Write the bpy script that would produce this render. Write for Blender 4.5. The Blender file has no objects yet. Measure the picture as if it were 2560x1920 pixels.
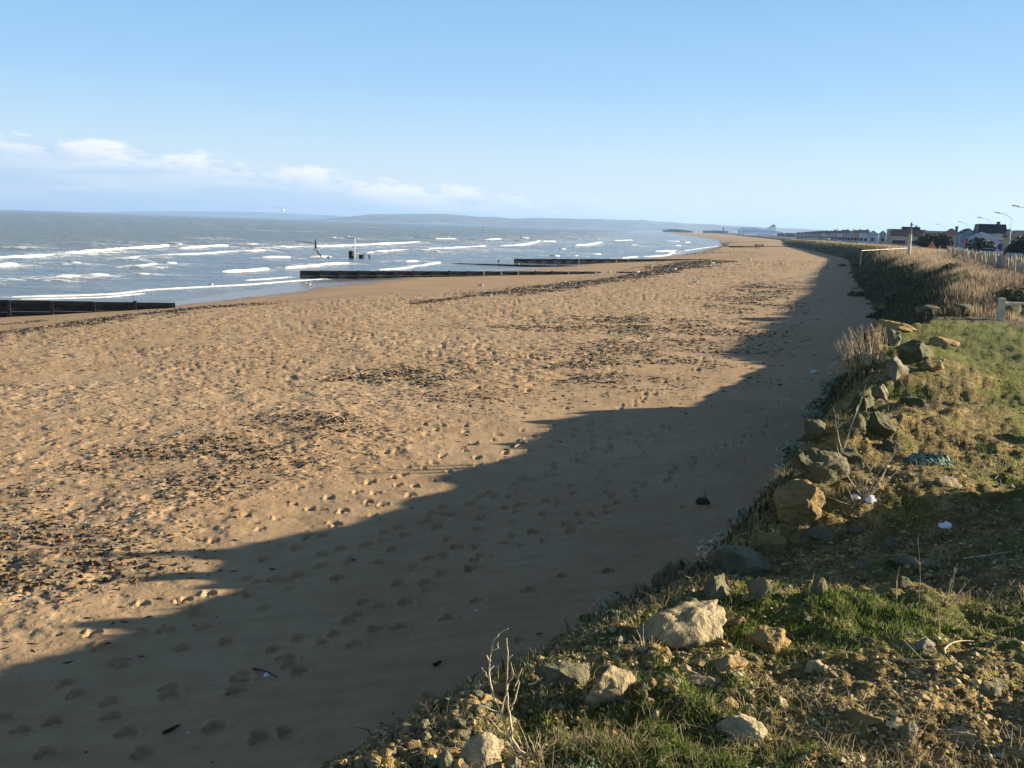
import bpy, bmesh, math, random
import numpy as np
from mathutils import Matrix, Vector, noise as mnoise
rnd = random.Random(7); rng = np.random.default_rng(7)
sc = bpy.context.scene
col = sc.collection
R = math.radians

# ------------------------------------------------------------------ camera
FPX = 2490.0; EYE = 7.2                                  # focal length in photo pixels, eye height over low water
ROLL = math.atan(0.032); PITCH = math.atan(397*math.cos(ROLL)/FPX)
AX_R = Vector((1, 0, 0)); AX_F = Vector((0, math.cos(PITCH), -math.sin(PITCH))); AX_U = Vector((0, math.sin(PITCH), math.cos(PITCH)))
ix = AX_R*math.cos(ROLL)+AX_U*math.sin(ROLL); iu = AX_U*math.cos(ROLL)-AX_R*math.sin(ROLL)
cam_d = bpy.data.cameras.new('camera'); cam = bpy.data.objects.new('camera', cam_d); col.objects.link(cam)
M = Matrix((ix, iu, -AX_F)).transposed().to_4x4(); M.translation = Vector((0, 0, EYE)); cam.matrix_world = M
cam_d.sensor_width = 36; cam_d.lens = FPX*36/2560; cam_d.clip_start = 0.1; cam_d.clip_end = 60000
sc.camera = cam

# ------------------------------------------------------------------ light
SUN_EL, SUN_AZ = 16.0, 10.0                              # azimuth: degrees ahead of due right
sdir = Vector((math.cos(R(SUN_EL))*math.cos(R(SUN_AZ)), math.cos(R(SUN_EL))*math.sin(R(SUN_AZ)), math.sin(R(SUN_EL))))
sl = bpy.data.lights.new('sun', 'SUN'); sun = bpy.data.objects.new('sun', sl); col.objects.link(sun)
sl.energy = 5.0; sl.angle = R(0.5); sl.color = (1.0, 0.86, 0.66)
sun.rotation_euler = sdir.to_track_quat('Z', 'Y').to_euler()
sc.view_settings.view_transform = 'Standard'; sc.view_settings.look = 'None'
sc.view_settings.exposure = 1.45; sc.view_settings.gamma = 1; sc.view_settings.use_curve_mapping = False
sc.render.engine = 'CYCLES'
sc.cycles.use_denoising = True
sc.cycles.max_bounces = 6; sc.cycles.volume_bounces = 1; sc.cycles.diffuse_bounces = 3

def node(nt, t, **kw):
    n = nt.nodes.new(t)
    ins = kw.pop('ins', {})
    for k, v in kw.items(): setattr(n, k, v)
    for k, v in ins.items():
        s = n.inputs[k]
        if isinstance(v, bpy.types.NodeSocket): nt.links.new(v, s)
        else: s.default_value = v
    return n
def mth(nt, op, a, b=None, clamp=False):
    n = nt.nodes.new('ShaderNodeMath'); n.operation = op; n.use_clamp = clamp
    for i, v in enumerate((a, b)):
        if v is None: continue
        if isinstance(v, bpy.types.NodeSocket): nt.links.new(v, n.inputs[i])
        else: n.inputs[i].default_value = v
    return n.outputs[0]
def mixc(nt, f, a, b):
    n = nt.nodes.new('ShaderNodeMix'); n.data_type = 'RGBA'
    for s, v in ((n.inputs[0], f), (n.inputs[6], a), (n.inputs[7], b)):
        if isinstance(v, bpy.types.NodeSocket): nt.links.new(v, s)
        else: s.default_value = (*v, 1) if isinstance(v, tuple) and len(v) == 3 else v
    return n.outputs[2]
def ramp(nt, f, lo, hi, a=0.0, b=1.0):
    n = nt.nodes.new('ShaderNodeMapRange'); n.interpolation_type = 'SMOOTHSTEP'
    nt.links.new(f, n.inputs[0])
    for i, v in enumerate((lo, hi, a, b)):
        s = n.inputs[i+1]
        if isinstance(v, bpy.types.NodeSocket): nt.links.new(v, s)
        else: s.default_value = v
    return n.outputs[0]

# ------------------------------------------------------------------ sky
world = bpy.data.worlds.new("World"); sc.world = world; world.use_nodes = True
nt = world.node_tree; nt.nodes.clear()
sky = node(nt, 'ShaderNodeTexSky', sky_type='NISHITA', sun_disc=False)
sky.sun_elevation = R(SUN_EL); sky.sun_rotation = R(90-SUN_AZ); sky.altitude = 0; sky.air_density = 1.0; sky.dust_density = 0.6; sky.ozone_density = 1.6
tc = node(nt, 'ShaderNodeTexCoord')
sep = node(nt, 'ShaderNodeSeparateXYZ', ins={0: tc.outputs['Generated']})
az = mth(nt, 'ARCTAN2', sep.outputs[0], sep.outputs[1])
el = mth(nt, 'ARCSINE', sep.outputs[2])
cv = node(nt, 'ShaderNodeCombineXYZ', ins={0: mth(nt, 'MULTIPLY', az, 9.0), 1: mth(nt, 'MULTIPLY', el, 30.0)})
n1 = node(nt, 'ShaderNodeTexNoise', ins={'Vector': cv.outputs[0], 'Scale': 2.4, 'Detail': 9.0, 'Roughness': 0.66})
cv2 = node(nt, 'ShaderNodeCombineXYZ', ins={0: mth(nt, 'MULTIPLY', az, 6.0), 1: mth(nt, 'MULTIPLY', el, 55.0), 2: 4.0})
n2 = node(nt, 'ShaderNodeTexNoise', ins={'Vector': cv2.outputs[0], 'Scale': 1.0, 'Detail': 6.0, 'Roughness': 0.55})
edge = ramp(nt, az, R(-32), R(6), R(4.0), R(1.8))        # top of the cloud bank drops towards the right
nz = mth(nt, 'MULTIPLY', mth(nt, 'SUBTRACT', n1.outputs[0], 0.5), R(3.0))
dtop = mth(nt, 'SUBTRACT', mth(nt, 'ADD', edge, nz), el)
cmask = ramp(nt, dtop, R(0.0), R(0.5))
side = ramp(nt, az, R(-6), R(11), 1.0, 0.0)
cmask = mth(nt, 'MULTIPLY', cmask, side)
crest = ramp(nt, dtop, R(0.3), R(2.0), 1.0, 0.0)
wisp = ramp(nt, n2.outputs[0], 0.45, 0.68)
lit = mth(nt, 'ADD', mth(nt, 'MULTIPLY', crest, ramp(nt, n1.outputs[0], 0.34, 0.60)), mth(nt, 'MULTIPLY', wisp, 0.35), clamp=True)
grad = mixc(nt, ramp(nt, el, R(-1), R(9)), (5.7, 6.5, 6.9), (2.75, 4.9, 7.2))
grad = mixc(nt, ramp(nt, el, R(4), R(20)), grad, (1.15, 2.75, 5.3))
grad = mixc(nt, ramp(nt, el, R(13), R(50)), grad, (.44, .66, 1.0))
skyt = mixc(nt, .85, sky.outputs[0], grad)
ccol = mixc(nt, lit, (3.7, 4.9, 6.3), (7.4, 7.4, 7.5))
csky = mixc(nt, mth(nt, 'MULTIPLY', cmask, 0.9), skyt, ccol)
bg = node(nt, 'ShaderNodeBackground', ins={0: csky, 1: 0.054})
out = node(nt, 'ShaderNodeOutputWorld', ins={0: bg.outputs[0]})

# ------------------------------------------------------------------ picking helpers (photo reading -> place in the world)
def ray(x, y):                                           # photo pixel (2560 wide) -> direction
    dx, dy = x-1280, y-960
    a = dx*math.cos(ROLL)+dy*math.sin(ROLL); b = -dx*math.sin(ROLL)+dy*math.cos(ROLL)
    return AX_F*FPX+AX_R*a-AX_U*b
def upz(x, y, z):
    d = ray(x, y); t = (z-EYE)/d.z; return Vector((d.x*t, d.y*t, z))
K = 2560/2212
def D(x, y, z): return upz(x*K, y*K, z)                  # same in the 2212-wide reading scale
def at(x, y, depth):                                     # point seen at photo pixel at ground depth
    d = ray(x, y); t = depth/d.y; return Vector((d.x*t, depth, EYE+d.z*t))

# ------------------------------------------------------------------ numpy noise
def _h(ix_, iy_, s):
    h = (ix_.astype(np.int64)*374761393 + iy_.astype(np.int64)*668265263 + s*1442695041) & 0xffffffff
    h = ((h ^ (h >> 13))*1274126177) & 0xffffffff
    h = (h ^ (h >> 16)) & 0xffffffff
    return h/4294967295.0
def vn(x, y, s=0):
    x = np.asarray(x, float); y = np.asarray(y, float)
    xi = np.floor(x); yi = np.floor(y); fx = x-xi; fy = y-yi
    fx = fx*fx*(3-2*fx); fy = fy*fy*(3-2*fy)
    a = _h(xi, yi, s); b = _h(xi+1, yi, s); c = _h(xi, yi+1, s); d = _h(xi+1, yi+1, s)
    return (a+(b-a)*fx)*(1-fy)+(c+(d-c)*fx)*fy
def fbm(x, y, o=4, s=0, g=0.5):
    r = 0; a = 1; t = 0
    for i in range(o):
        ca, sa = math.cos(1.1*i+.3), math.sin(1.1*i+.3)
        r = r+a*vn((x*ca-y*sa)*2**i, (x*sa+y*ca)*2**i, s+i*17); t += a; a *= g
    return r/t-0.5                                        # about -0.5 .. 0.5
def smooth(t):
    t = np.clip(t, 0, 1); return t*t*(3-2*t)
def curve(pts):
    p = np.array(sorted(pts)); return lambda y: np.interp(y, p[:, 0], p[:, 1])

# ------------------------------------------------------------------ the lie of the land, as curves x(y) running along the coast
xw = curve([(-200, -155), (0, -70), (45, -47), (65, -36), (70, -32.5), (84, -28.6), (112, -24.6), (127, -19.6), (183, 5.6), (266, 37), (345, 61), (511, 104),
            (900, 175), (1500, 250), (2100, 322), (3000, 450), (5000, 780), (12000, 2000), (26000, 4500)])
xr = curve([(-200, -120), (0, -43), (46, -24.6), (59, -21), (68, -17.4), (76, -12), (97, 3.5), (128, 15.8), (180, 30), (260, 50), (400, 82), (600, 128), (900, 200),
            (1500, 285), (2100, 350), (3000, 480), (5000, 820), (12000, 2060), (26000, 4600)])
xt = curve([(-200, -75), (-20, -14), (-5, -8), (0, -5.2), (4, -3.6), (6.3, -2.7), (7.4, -1.5), (8.5, .45), (9.8, 1.45), (11, 2.0), (12.7, 2.9), (14.6, 3.5), (17.9, 4.9), (24, 7.4), (30.8, 9.8), (36, 12.2), (44, 15.8),
            (64, 23.3), (122, 41), (218, 72), (449, 121), (810, 211), (2100, 440), (3000, 570), (5000, 950), (12000, 2250), (26000, 4900)])
xe = curve([(-200, -73), (-20, -12), (-3, -4.2), (1, -1.8), (4.1, -0.55), (5.1, 0.1), (5.8, .75), (6.3, 1.3), (7.4, 1.9), (8.5, 2.4), (9.7, 2.9), (11.8, 3.9), (14.8, 5.4), (20, 7.4), (29.4, 10.7), (40, 15)])

PRINTS = []                                              # footprints: x, y, heading, length
def trail(x, y, hd, n, step=0.72, gap=0.11, w=0.21):
    for i in range(n):
        s = (-1)**i
        PRINTS.append((x+math.cos(hd)*step*i-math.sin(hd)*gap*s+rnd.gauss(0, .04), y+math.sin(hd)*step*i+math.cos(hd)*gap*s+rnd.gauss(0, .04), hd+rnd.gauss(0, .12), w*rnd.uniform(.9, 1.15)))
for (px, py, dg, n) in [(20, 1560, 62, 26), (120, 1640, 57, 30), (330, 1650, 66, 26), (520, 1500, 70, 24), (60, 1590, 40, 12), (240, 1400, 60, 20), (560, 1260, 58, 22),
                        (1180, 1180, 60, 20), (480, 1160, 64, 16), (150, 1480, 75, 16), (400, 1300, 35, 10), (620, 1180, 66, 18), (1100, 1000, 66, 30), (1250, 940, 69, 30)]:
    p = D(px, py, 2.1); trail(p.x, p.y, R(dg), n)
for i in range(110):
    y = rnd.uniform(9, 34); x = xt(y)-rnd.uniform(1.0, 12); PRINTS.append((x, y, rnd.uniform(0.6, 1.6), rnd.uniform(.13, .24)))

def beach_base(x, y):
    w_, r_, t_ = xw(y), xr(y), xt(y)
    zu = 1.4+0.8*np.clip((x-r_)/np.maximum(t_-r_, 3), 0, 1)**0.9
    zl = 1.4*(x-w_)/np.maximum(r_-w_, 3)
    z = np.where(x > r_, zu, np.maximum(zl, -3.0))
    return z
def beach_z(x, y, detail=True):
    x = np.asarray(x, float); y = np.asarray(y, float)
    z = beach_base(x, y)
    if not detail: return z
    d = np.hypot(x, y)
    up = smooth((x-xr(y)+1)/3)
    n = 0.16*fbm(x*.12, y*.12, 3, 5)+up*(0.10*fbm(x*.6, y*.6, 3, 9)+0.035*fbm(x*2.2, y*2.2, 3, 11))
    pock = up*smooth((xt(y)-x-6.5+2*fbm(x*.3, y*.3, 2, 4))/5)
    pock = pock*(.35+.9*smooth((fbm(x*.16, y*.16, 3, 25)+.16)/.3)); pit = smooth((fbm(x*4.0, y*4.0, 2, 21)-0.12)/0.16)
    n = n-pock*0.036*pit+pock*0.03*fbm(x*1.6, y*1.6, 2, 22)
    z = z+n*np.clip(1.3-d/400, 0, 1)
    # wind ripples in the near shade
    z = z+0.003*np.sin((y*1.0-x*0.25)*16+6*fbm(x*.8, y*.8, 2, 3))*smooth((26-d)/10)*up*(1-pock)
    # low banks of weed along the tide line
    return z
def apply_prints(x, y, z):
    for (px, py, hd, L) in PRINTS:
        m = np.nonzero((abs(x-px) < .5) & (abs(y-py) < .5))[0]
        if not len(m): continue
        u = (x[m]-px)*math.cos(hd)+(y[m]-py)*math.sin(hd); v = -(x[m]-px)*math.sin(hd)+(y[m]-py)*math.cos(hd)
        wv = 0.36*L*(1+0.25*np.sin(u/L*4))
        dp = .6+.6*((px*7.3+py*3.1) % 1)
        q = np.minimum(np.sqrt(((u-.2*L)/(L*.36))**2+(v/(wv*1.02))**2), np.sqrt(((u+.3*L)/(L*.26))**2+(v/(wv*.8))**2)*1.02)
        z[m] += dp*(-0.048*smooth((1.1-q)/0.45)+0.013*np.exp(-((q-1.35)/.22)**2)*(1+.6*np.sin(u*23+px)))
    return z

MOUNDS = [(7.2, 8.3, 1.3, .9, 2.0), (6.3, 7.6, .8, .9, .9), (9.6, 12.1, 1.3, .45, 1.2), (5.6, 13.0, 1.3, .7, .16), (7.5, 16.5, 2.0, 1.0, .22), (3.6, 10.9, .6, .35, .22), (1.9, 7.3, .45, .35, -.25), (2.6, 8.2, 1.0, .6, -.22)]  # first three: added out of view on the right, shaped to shade the turf
def bank_z(x, y):
    x = np.asarray(x, float); y = np.asarray(y, float)
    wob = 0.9*fbm(x*.45, y*.45, 3, 31)
    tw = (x-xt(y)+wob*0.5)/np.maximum(xe(y)-xt(y), .5)
    tn = (31.3+0.28*(x-13)-y+wob*.6)/1.6
    a = np.minimum(np.clip(tw, -1, 1.0), np.clip(tn, -1, 1))
    zt = 4.78+0.03*np.clip(x-xe(y), 0, 12)-.2*smooth((y-17)/5)+.95*np.clip(fbm(y*.62, y*0+3, 3, 33)+.03, -.12, .5)*np.exp(-((x-xe(y)-.7)/1.0)**2)*smooth((y-7)/2)
    zA = 1.95+(zt-1.95)*(1-(1-np.clip(a, 0, 1))**1.4)
    zA = np.where(a < 0, 1.95+a*1.5, zA)
    for (mx, my, sx, sy, h) in MOUNDS: zA = zA+h*np.exp(-((x-mx)/sx)**2-((y-my)/sy)**2)*smooth(a*2)
    # the far bank
    tb = (x-xt(y)+1.2*wob)/(5.6+1.6*smooth((y-60)/40))
    ts = (y-36.5-0.25*(x-14)+1.2*wob)/8.5
    b = np.minimum(np.clip(tb, -.5, 1), np.clip(ts, -.5, 1))
    zc = 5.35-0.5*smooth((y-150)/200)-1.3*smooth((y-350)/350)
    zB = 1.9+(zc-1.9)*np.where(b > 0, np.sin(np.clip(b, 0, 1)*math.pi/2), b)
    zB = zB-1.15*smooth((x-xt(y)-12.5)/5)*(b > .9)
    # ground between, and inland
    tcx = (x-xt(y)-2.5)/9
    zC = np.where(y > 29, 1.9+np.where(y < 46, 2.25, 1.5)*np.clip((x-xt(y)-.2)/np.where(y < 46, 2.6, 9), -.5, 1), -5.)
    zC = zC-0.8*smooth((x-xt(y)-5)/4)*(y < 41)
    zC = zC+0.9*smooth((x-xt(y)-16)/8)*(y > 33)-1.3*smooth((y-350)/350)*(y > 33)
    z = np.maximum(np.maximum(zA, zB), zC)
    d = np.hypot(x, y)
    k = np.clip(1.4-d/300, 0.1, 1)
    inn = smooth((z-2.0)/.8)
    z = z+k*inn*(0.20*fbm(x*.5, y*.5, 3, 41)+0.13*fbm(x*1.7, y*1.7, 3, 43)+0.12*fbm(x*5, y*5, 3, 47)*smooth((60-d)/20)+0.05*fbm(x*14, y*14, 3, 51)*smooth((28-d)/10)*(0.4+1.2*np.clip(fbm(x*.9, y*.9, 2, 5)+.5, 0, 1)))
    return z
def ground(x, y):
    return float(np.maximum(bank_z(x, y), beach_z(np.array([x]), np.array([y])))[0])
_hit = {}
def hit(px, py, k=K, start=2.5):                         # where the photo's line of sight first meets the ground
    d = ray(px*k, py*k); d = d/d.y
    if d.z > -1e-4: return None
    ys = np.concatenate([np.arange(start, 60, .03), np.arange(60, 700, .4)])
    zz = EYE+d.z*ys; g = np.maximum(bank_z(d.x*ys, ys), beach_z(d.x*ys, ys))
    i = np.nonzero(g >= zz)[0]
    y = ys[i[0]] if len(i) else ys[-1]
    return Vector((d.x*y, y, EYE+d.z*y))

# ------------------------------------------------------------------ mesh helpers
def np_mesh(name, V, F, mat=None, smooth_=True, attrs=None):
    """V (n,3); F (m,k) all the same size, or list of such arrays"""
    Fs = F if isinstance(F, list) else [F]
    me = bpy.data.meshes.new(name)
    me.vertices.add(len(V)); me.vertices.foreach_set('co', np.ascontiguousarray(V, dtype=np.float32).ravel())
    loops = np.concatenate([f.ravel() for f in Fs]); sizes = np.concatenate([np.full(len(f), f.shape[1]) for f in Fs])
    me.loops.add(len(loops)); me.loops.foreach_set('vertex_index', loops.astype(np.int32))
    st = np.concatenate([[0], np.cumsum(sizes)[:-1]]).astype(np.int32)
    me.polygons.add(len(sizes)); me.polygons.foreach_set('loop_start', st); me.polygons.foreach_set('loop_total', sizes.astype(np.int32))
    me.polygons.foreach_set('use_smooth', np.full(len(sizes), smooth_))
    for k, v in (attrs or {}).items():
        if v.ndim == 1:
            a = me.attributes.new(k, 'FLOAT', 'POINT'); a.data.foreach_set('value', v.astype(np.float32))
        else:
            a = me.attributes.new(k, 'FLOAT_COLOR', 'POINT'); c = np.ones((len(v), 4), np.float32); c[:, :3] = v; a.data.foreach_set('color', c.ravel())
    me.update(calc_edges=True); me.validate()
    if mat: me.materials.append(mat)
    return me
def link(name, me, parent=None, kind=None, loc=None):
    o = bpy.data.objects.new(name, me); col.objects.link(o)
    if parent: o.parent = parent
    if kind: o['kind'] = kind
    if loc is not None: o.location = loc
    return o
def tag(o, label=None, cat=None, group=None):
    if label: o['label'] = label
    if cat: o['category'] = cat
    if group: o['group'] = group
    return o
def thing(name, label, cat, loc=(0, 0, 0), rz=0, group=None):
    o = bpy.data.objects.new(name, None); col.objects.link(o); o.location = loc; o.rotation_euler = (0, 0, rz); o.empty_display_size = .3
    return tag(o, label, cat, group)
def copy_tree(o, parent=None):
    c = o.copy(); col.objects.link(c); c.parent = parent
    for ch in list(o.children): copy_tree(ch, c)
    return c
class MB:
    def __init__(s): s.v = []; s.f = []; s.mi = []
    def add(s, vs, fs, m=0):
        b = len(s.v); s.v += [tuple(v) for v in vs]; s.f += [tuple(i+b for i in f) for f in fs]; s.mi += [m]*len(fs); return s
    def box(s, c, sz, rz=0, m=0, rx=0, ry=0):
        mt = Matrix.Translation(Vector(c)) @ Matrix.Rotation(rz, 4, 'Z') @ Matrix.Rotation(ry, 4, 'Y') @ Matrix.Rotation(rx, 4, 'X')
        vs = [mt @ Vector((x*sz[0]/2, y*sz[1]/2, z*sz[2]/2)) for x in (-1, 1) for y in (-1, 1) for z in (-1, 1)]
        return s.add(vs, [(0, 1, 3, 2), (4, 6, 7, 5), (0, 4, 5, 1), (2, 3, 7, 6), (0, 2, 6, 4), (1, 5, 7, 3)], m)
    def tube(s, pts, rad, n=6, m=0, cap=True):
        pts = [Vector(p) for p in pts]; rs = rad if isinstance(rad, (list, tuple)) else [rad]*len(pts)
        rings = []; up = Vector((.3, .2, 1))
        for i, p in enumerate(pts):
            t = (pts[min(i+1, len(pts)-1)]-pts[max(i-1, 0)]).normalized()
            a = t.cross(up)
            if a.length < .05: a = t.cross(Vector((1, .1, 0)))
            a.normalize(); b = t.cross(a)
            rings.append([p+(a*math.cos(2*math.pi*j/n)+b*math.sin(2*math.pi*j/n))*rs[i] for j in range(n)])
        vs = [v for r in rings for v in r]
        fs = [(i*n+j, i*n+(j+1) % n, (i+1)*n+(j+1) % n, (i+1)*n+j) for i in range(len(pts)-1) for j in range(n)]
        if cap: fs += [tuple(range(n))[::-1], tuple((len(pts)-1)*n+j for j in range(n))]
        return s.add(vs, fs, m)
    def prism(s, poly, y0, y1, m=0):                     # poly in x,z extruded along y
        n = len(poly); vs = [(x, y0, z) for x, z in poly]+[(x, y1, z) for x, z in poly]
        fs = [tuple(range(n)), tuple(range(2*n-1, n-1, -1))]+[(i, i+n, (i+1) % n+n, (i+1) % n) for i in range(n)]
        return s.add(vs, fs, m)
    def ell(s, c, r, nu=10, nv=7, m=0, rot=None):
        vs = []
        for i in range(nv+1):
            t = math.pi*i/nv
            for j in range(nu):
                a = 2*math.pi*j/nu; v = Vector((math.sin(t)*math.cos(a)*r[0], math.sin(t)*math.sin(a)*r[1], math.cos(t)*r[2]))
                if rot: v = rot @ v
                vs.append(Vector(c)+v)
        fs = [(i*nu+j, (i+1)*nu+j, (i+1)*nu+(j+1) % nu, i*nu+(j+1) % nu) for i in range(nv) for j in range(nu)]
        return s.add(vs, fs, m)
    def mesh(s, name, mats, sm=False):
        me = bpy.data.meshes.new(name); me.from_pydata(s.v, [], s.f)
        for m in (mats if isinstance(mats, (list, tuple)) else [mats]): me.materials.append(m)
        me.polygons.foreach_set('material_index', s.mi); me.polygons.foreach_set('use_smooth', [sm]*len(s.f))
        bm = bmesh.new(); bm.from_mesh(me); bmesh.ops.remove_doubles(bm, verts=bm.verts, dist=1e-5); bmesh.ops.recalc_face_normals(bm, faces=bm.faces); bm.to_mesh(me); bm.free()
        return me
    def build(s, name, mats, parent=None, sm=False, loc=None):
        return link(name, s.mesh(name, mats, sm), parent, loc=loc)

# ------------------------------------------------------------------ materials
def new_mat(name):
    m = bpy.data.materials.new(name); m.use_nodes = True; nt = m.node_tree
    b = nt.nodes['Principled BSDF']; b.inputs['Specular IOR Level'].default_value = .25
    return m, nt, b
def pos(nt): return node(nt, 'ShaderNodeNewGeometry').outputs['Position']
def noi(nt, v, sc_, det=4.0, ro=.55, dist=0.0):
    return node(nt, 'ShaderNodeTexNoise', ins={'Vector': v, 'Scale': sc_, 'Detail': det, 'Roughness': ro, 'Distortion': dist}).outputs[0]
def attr(nt, name): return node(nt, 'ShaderNodeAttribute', attribute_name=name)
def bump(nt, h, d, st=1.0): return node(nt, 'ShaderNodeBump', ins={'Height': h, 'Distance': d, 'Strength': st}).outputs[0]
def plain(name, c, rough=.8, var=.25, scale=3.0, bmp=0.0, metal=0, c2=None, obj=True):
    m, nt, b = new_mat(name)
    p = node(nt, 'ShaderNodeTexCoord').outputs['Object'] if obj else pos(nt)
    n = noi(nt, p, scale, 5.0, .6)
    c2 = c2 or tuple(min(1, x*(1+var)) for x in c)
    cc = mixc(nt, ramp(nt, n, .35, .65), tuple(x*(1-var) for x in c), c2)
    nt.links.new(cc, b.inputs['Base Color']); b.inputs['Roughness'].default_value = rough; b.inputs['Metallic'].default_value = metal
    if bmp: nt.links.new(bump(nt, noi(nt, p, scale*6, 4.0, .6), bmp), b.inputs['Normal'])
    return m
# sand
m_sand, nt, b = new_mat('sand'); P = pos(nt)
big = noi(nt, P, .22, 4.0); mid = noi(nt, P, 2.2, 5.0); fine = noi(nt, P, 60.0, 3.0)
c = mixc(nt, ramp(nt, big, .38, .62), (.36, .241, .130), (.405, .280, .158))
c = mixc(nt, ramp(nt, mid, .35, .7, 0, .45), c, (.30, .197, .103))
c = mixc(nt, ramp(nt, fine, .6, .75, 0, .35), c, (.18, .12, .07))
pk = attr(nt, 'pock').outputs['Fac']
vor = node(nt, 'ShaderNodeTexVoronoi', ins={'Vector': P, 'Scale': 4.4, 'Randomness': 1.0}); vd = ramp(nt, vor.outputs['Distance'], .05, .34)
vor2 = node(nt, 'ShaderNodeTexVoronoi', ins={'Vector': P, 'Scale': 9.5, 'Randomness': 1.0}); vd2 = ramp(nt, vor2.outputs['Distance'], .05, .30)
sel = ramp(nt, noi(nt, P, 1.6, 2.0), .42, .6)
wet = attr(nt, 'wet').outputs['Fac']
wn = ramp(nt, mth(nt, 'ADD', wet, mth(nt, 'MULTIPLY', mth(nt, 'SUBTRACT', noi(nt, P, .5, 3.0), .5), .5)), .35, .75)
c = mixc(nt, mth(nt, 'MULTIPLY', wn, .75), c, (.15, .105, .07))
st = attr(nt, 'weed').outputs['Fac']
stn = mth(nt, 'MULTIPLY', st, ramp(nt, noi(nt, P, 3.2, 5.0, .7), .42, .62), clamp=True)
c = mixc(nt, mth(nt, 'MULTIPLY', stn, .8), c, (.045, .034, .022))
pk = mth(nt, 'MULTIPLY', pk, ramp(nt, noi(nt, P, .30, 3.0), .36, .6, .3, 1.15))
nt.links.new(c, b.inputs['Base Color'])
nt.links.new(ramp(nt, wn, 0, 1, .9, .22), b.inputs['Roughness'])
hgt = mth(nt, 'ADD', mth(nt, 'MULTIPLY', mth(nt, 'MULTIPLY', vd, sel), pk), mth(nt, 'MULTIPLY', mth(nt, 'MULTIPLY', vd2, .45), pk))
hgt = mth(nt, 'ADD', hgt, mth(nt, 'MULTIPLY', noi(nt, P, 9.0, 4.0, .6), .35))
hgt = mth(nt, 'MULTIPLY', hgt, ramp(nt, wn, 0, 1, 1.0, .12))
nt.links.new(bump(nt, hgt, .045), b.inputs['Normal'])
# earth of the embankment
m_earth, nt, b = new_mat('earth_and_moss'); P = pos(nt)
n_a = noi(nt, P, 1.3, 6.0, .6); n_b = noi(nt, P, 7.0, 5.0, .6); n_c = noi(nt, P, 38.0, 4.0, .6)
soil = mixc(nt, ramp(nt, n_b, .35, .68), (.14, .095, .035), (.44, .32, .11))
soil = mixc(nt, ramp(nt, n_c, .42, .65, 0, .7), soil, (.075, .055, .030))
moss = mixc(nt, ramp(nt, n_c, .4, .62), (.055, .07, .012), (.17, .18, .025))
vg = attr(nt, 'veg').outputs['Fac']
f = ramp(nt, mth(nt, 'ADD', vg, mth(nt, 'MULTIPLY', mth(nt, 'SUBTRACT', n_a, .5), 1.5)), .35, .65)
f = mth(nt, 'MULTIPLY', f, ramp(nt, n_b, .3, .5))
c = mixc(nt, f, soil, moss)
c = mixc(nt, attr(nt, 'far').outputs['Fac'], c, mixc(nt, n_b, (.045, .043, .024), (.11, .09, .055)))
nt.links.new(c, b.inputs['Base Color']); b.inputs['Roughness'].default_value = .95
nt.links.new(bump(nt, mth(nt, 'ADD', n_c, mth(nt, 'MULTIPLY', n_b, 1.5)), .035), b.inputs['Normal'])
# rock
def rockmat(name, a, c2, moss=.25):
    m, nt, b = new_mat(name); P = pos(nt)
    n1_ = noi(nt, P, 3.0, 6.0, .65); n2_ = noi(nt, P, 22.0, 5.0, .65); n3_ = noi(nt, P, 1.7, 4.0)
    c = mixc(nt, ramp(nt, n1_, .3, .7), a, c2)
    c = mixc(nt, ramp(nt, n2_, .5, .7, 0, .55), c, tuple(x*.45 for x in a))
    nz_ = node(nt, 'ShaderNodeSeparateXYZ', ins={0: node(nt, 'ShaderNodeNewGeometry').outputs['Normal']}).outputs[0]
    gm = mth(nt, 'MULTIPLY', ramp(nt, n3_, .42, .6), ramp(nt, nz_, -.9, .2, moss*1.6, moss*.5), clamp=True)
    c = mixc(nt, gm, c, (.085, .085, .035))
    nt.links.new(c, b.inputs['Base Color']); b.inputs['Roughness'].default_value = .92
    nt.links.new(bump(nt, mth(nt, 'ADD', n1_, mth(nt, 'MULTIPLY', n2_, .5)), .06), b.inputs['Normal'])
    return m
m_rock = rockmat('pale_limestone', (.30, .235, .13), (.47, .385, .23))
m_rocky = rockmat('golden_limestone', (.27, .18, .07), (.38, .265, .115), .25)
m_rockm = rockmat('mossy_stone', (.13, .12, .065), (.20, .18, .105), .9)
m_rockg = rockmat('grey_stone', (.17, .155, .10), (.28, .255, .175), .5)
# blades, leaves, weed: colour carried per blade
def bladem(name, rough=.75, trans=0.0):
    m, nt, b = new_mat(name); cc = attr(nt, 'Col').outputs['Color']; nt.links.new(cc, b.inputs['Base Color']); b.inputs['Roughness'].default_value = rough
    if trans:
        tl = node(nt, 'ShaderNodeBsdfTranslucent', ins={0: cc}); mx = node(nt, 'ShaderNodeMixShader', ins={0: trans, 1: b.outputs[0], 2: tl.outputs[0]}); nt.links.new(mx.outputs[0], nt.nodes['Material Output'].inputs[0])
    return m
m_blade = bladem('grass_blade', .75, .4); m_dry = bladem('dry_grass', .85, .4); m_weed = bladem('seaweed', .55); m_pebble = bladem('pebble', .9)
m_stem = plain('dead_stem', (.50, .40, .25), .8, .35, 30.0)
m_leafg = plain('fleshy_green_leaf', (.06, .11, .045), .6, .5, 9.0)
m_leafb = plain('blue_green_leaf', (.13, .20, .16), .6, .4, 9.0)
m_timber = plain('black_wet_timber', (.016, .015, .014), .6, .5, 2.0, .02)
m_timberp = plain('weathered_pale_timber', (.22, .19, .14), .85, .4, 3.0, .01)
m_greywood = plain('grey_fence_wood', (.42, .36, .27), .85, .35, 4.0, .004)
m_railw = plain('pale_sawn_rail', (.62, .54, .40), .7, .15, 4.0, .004)
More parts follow.
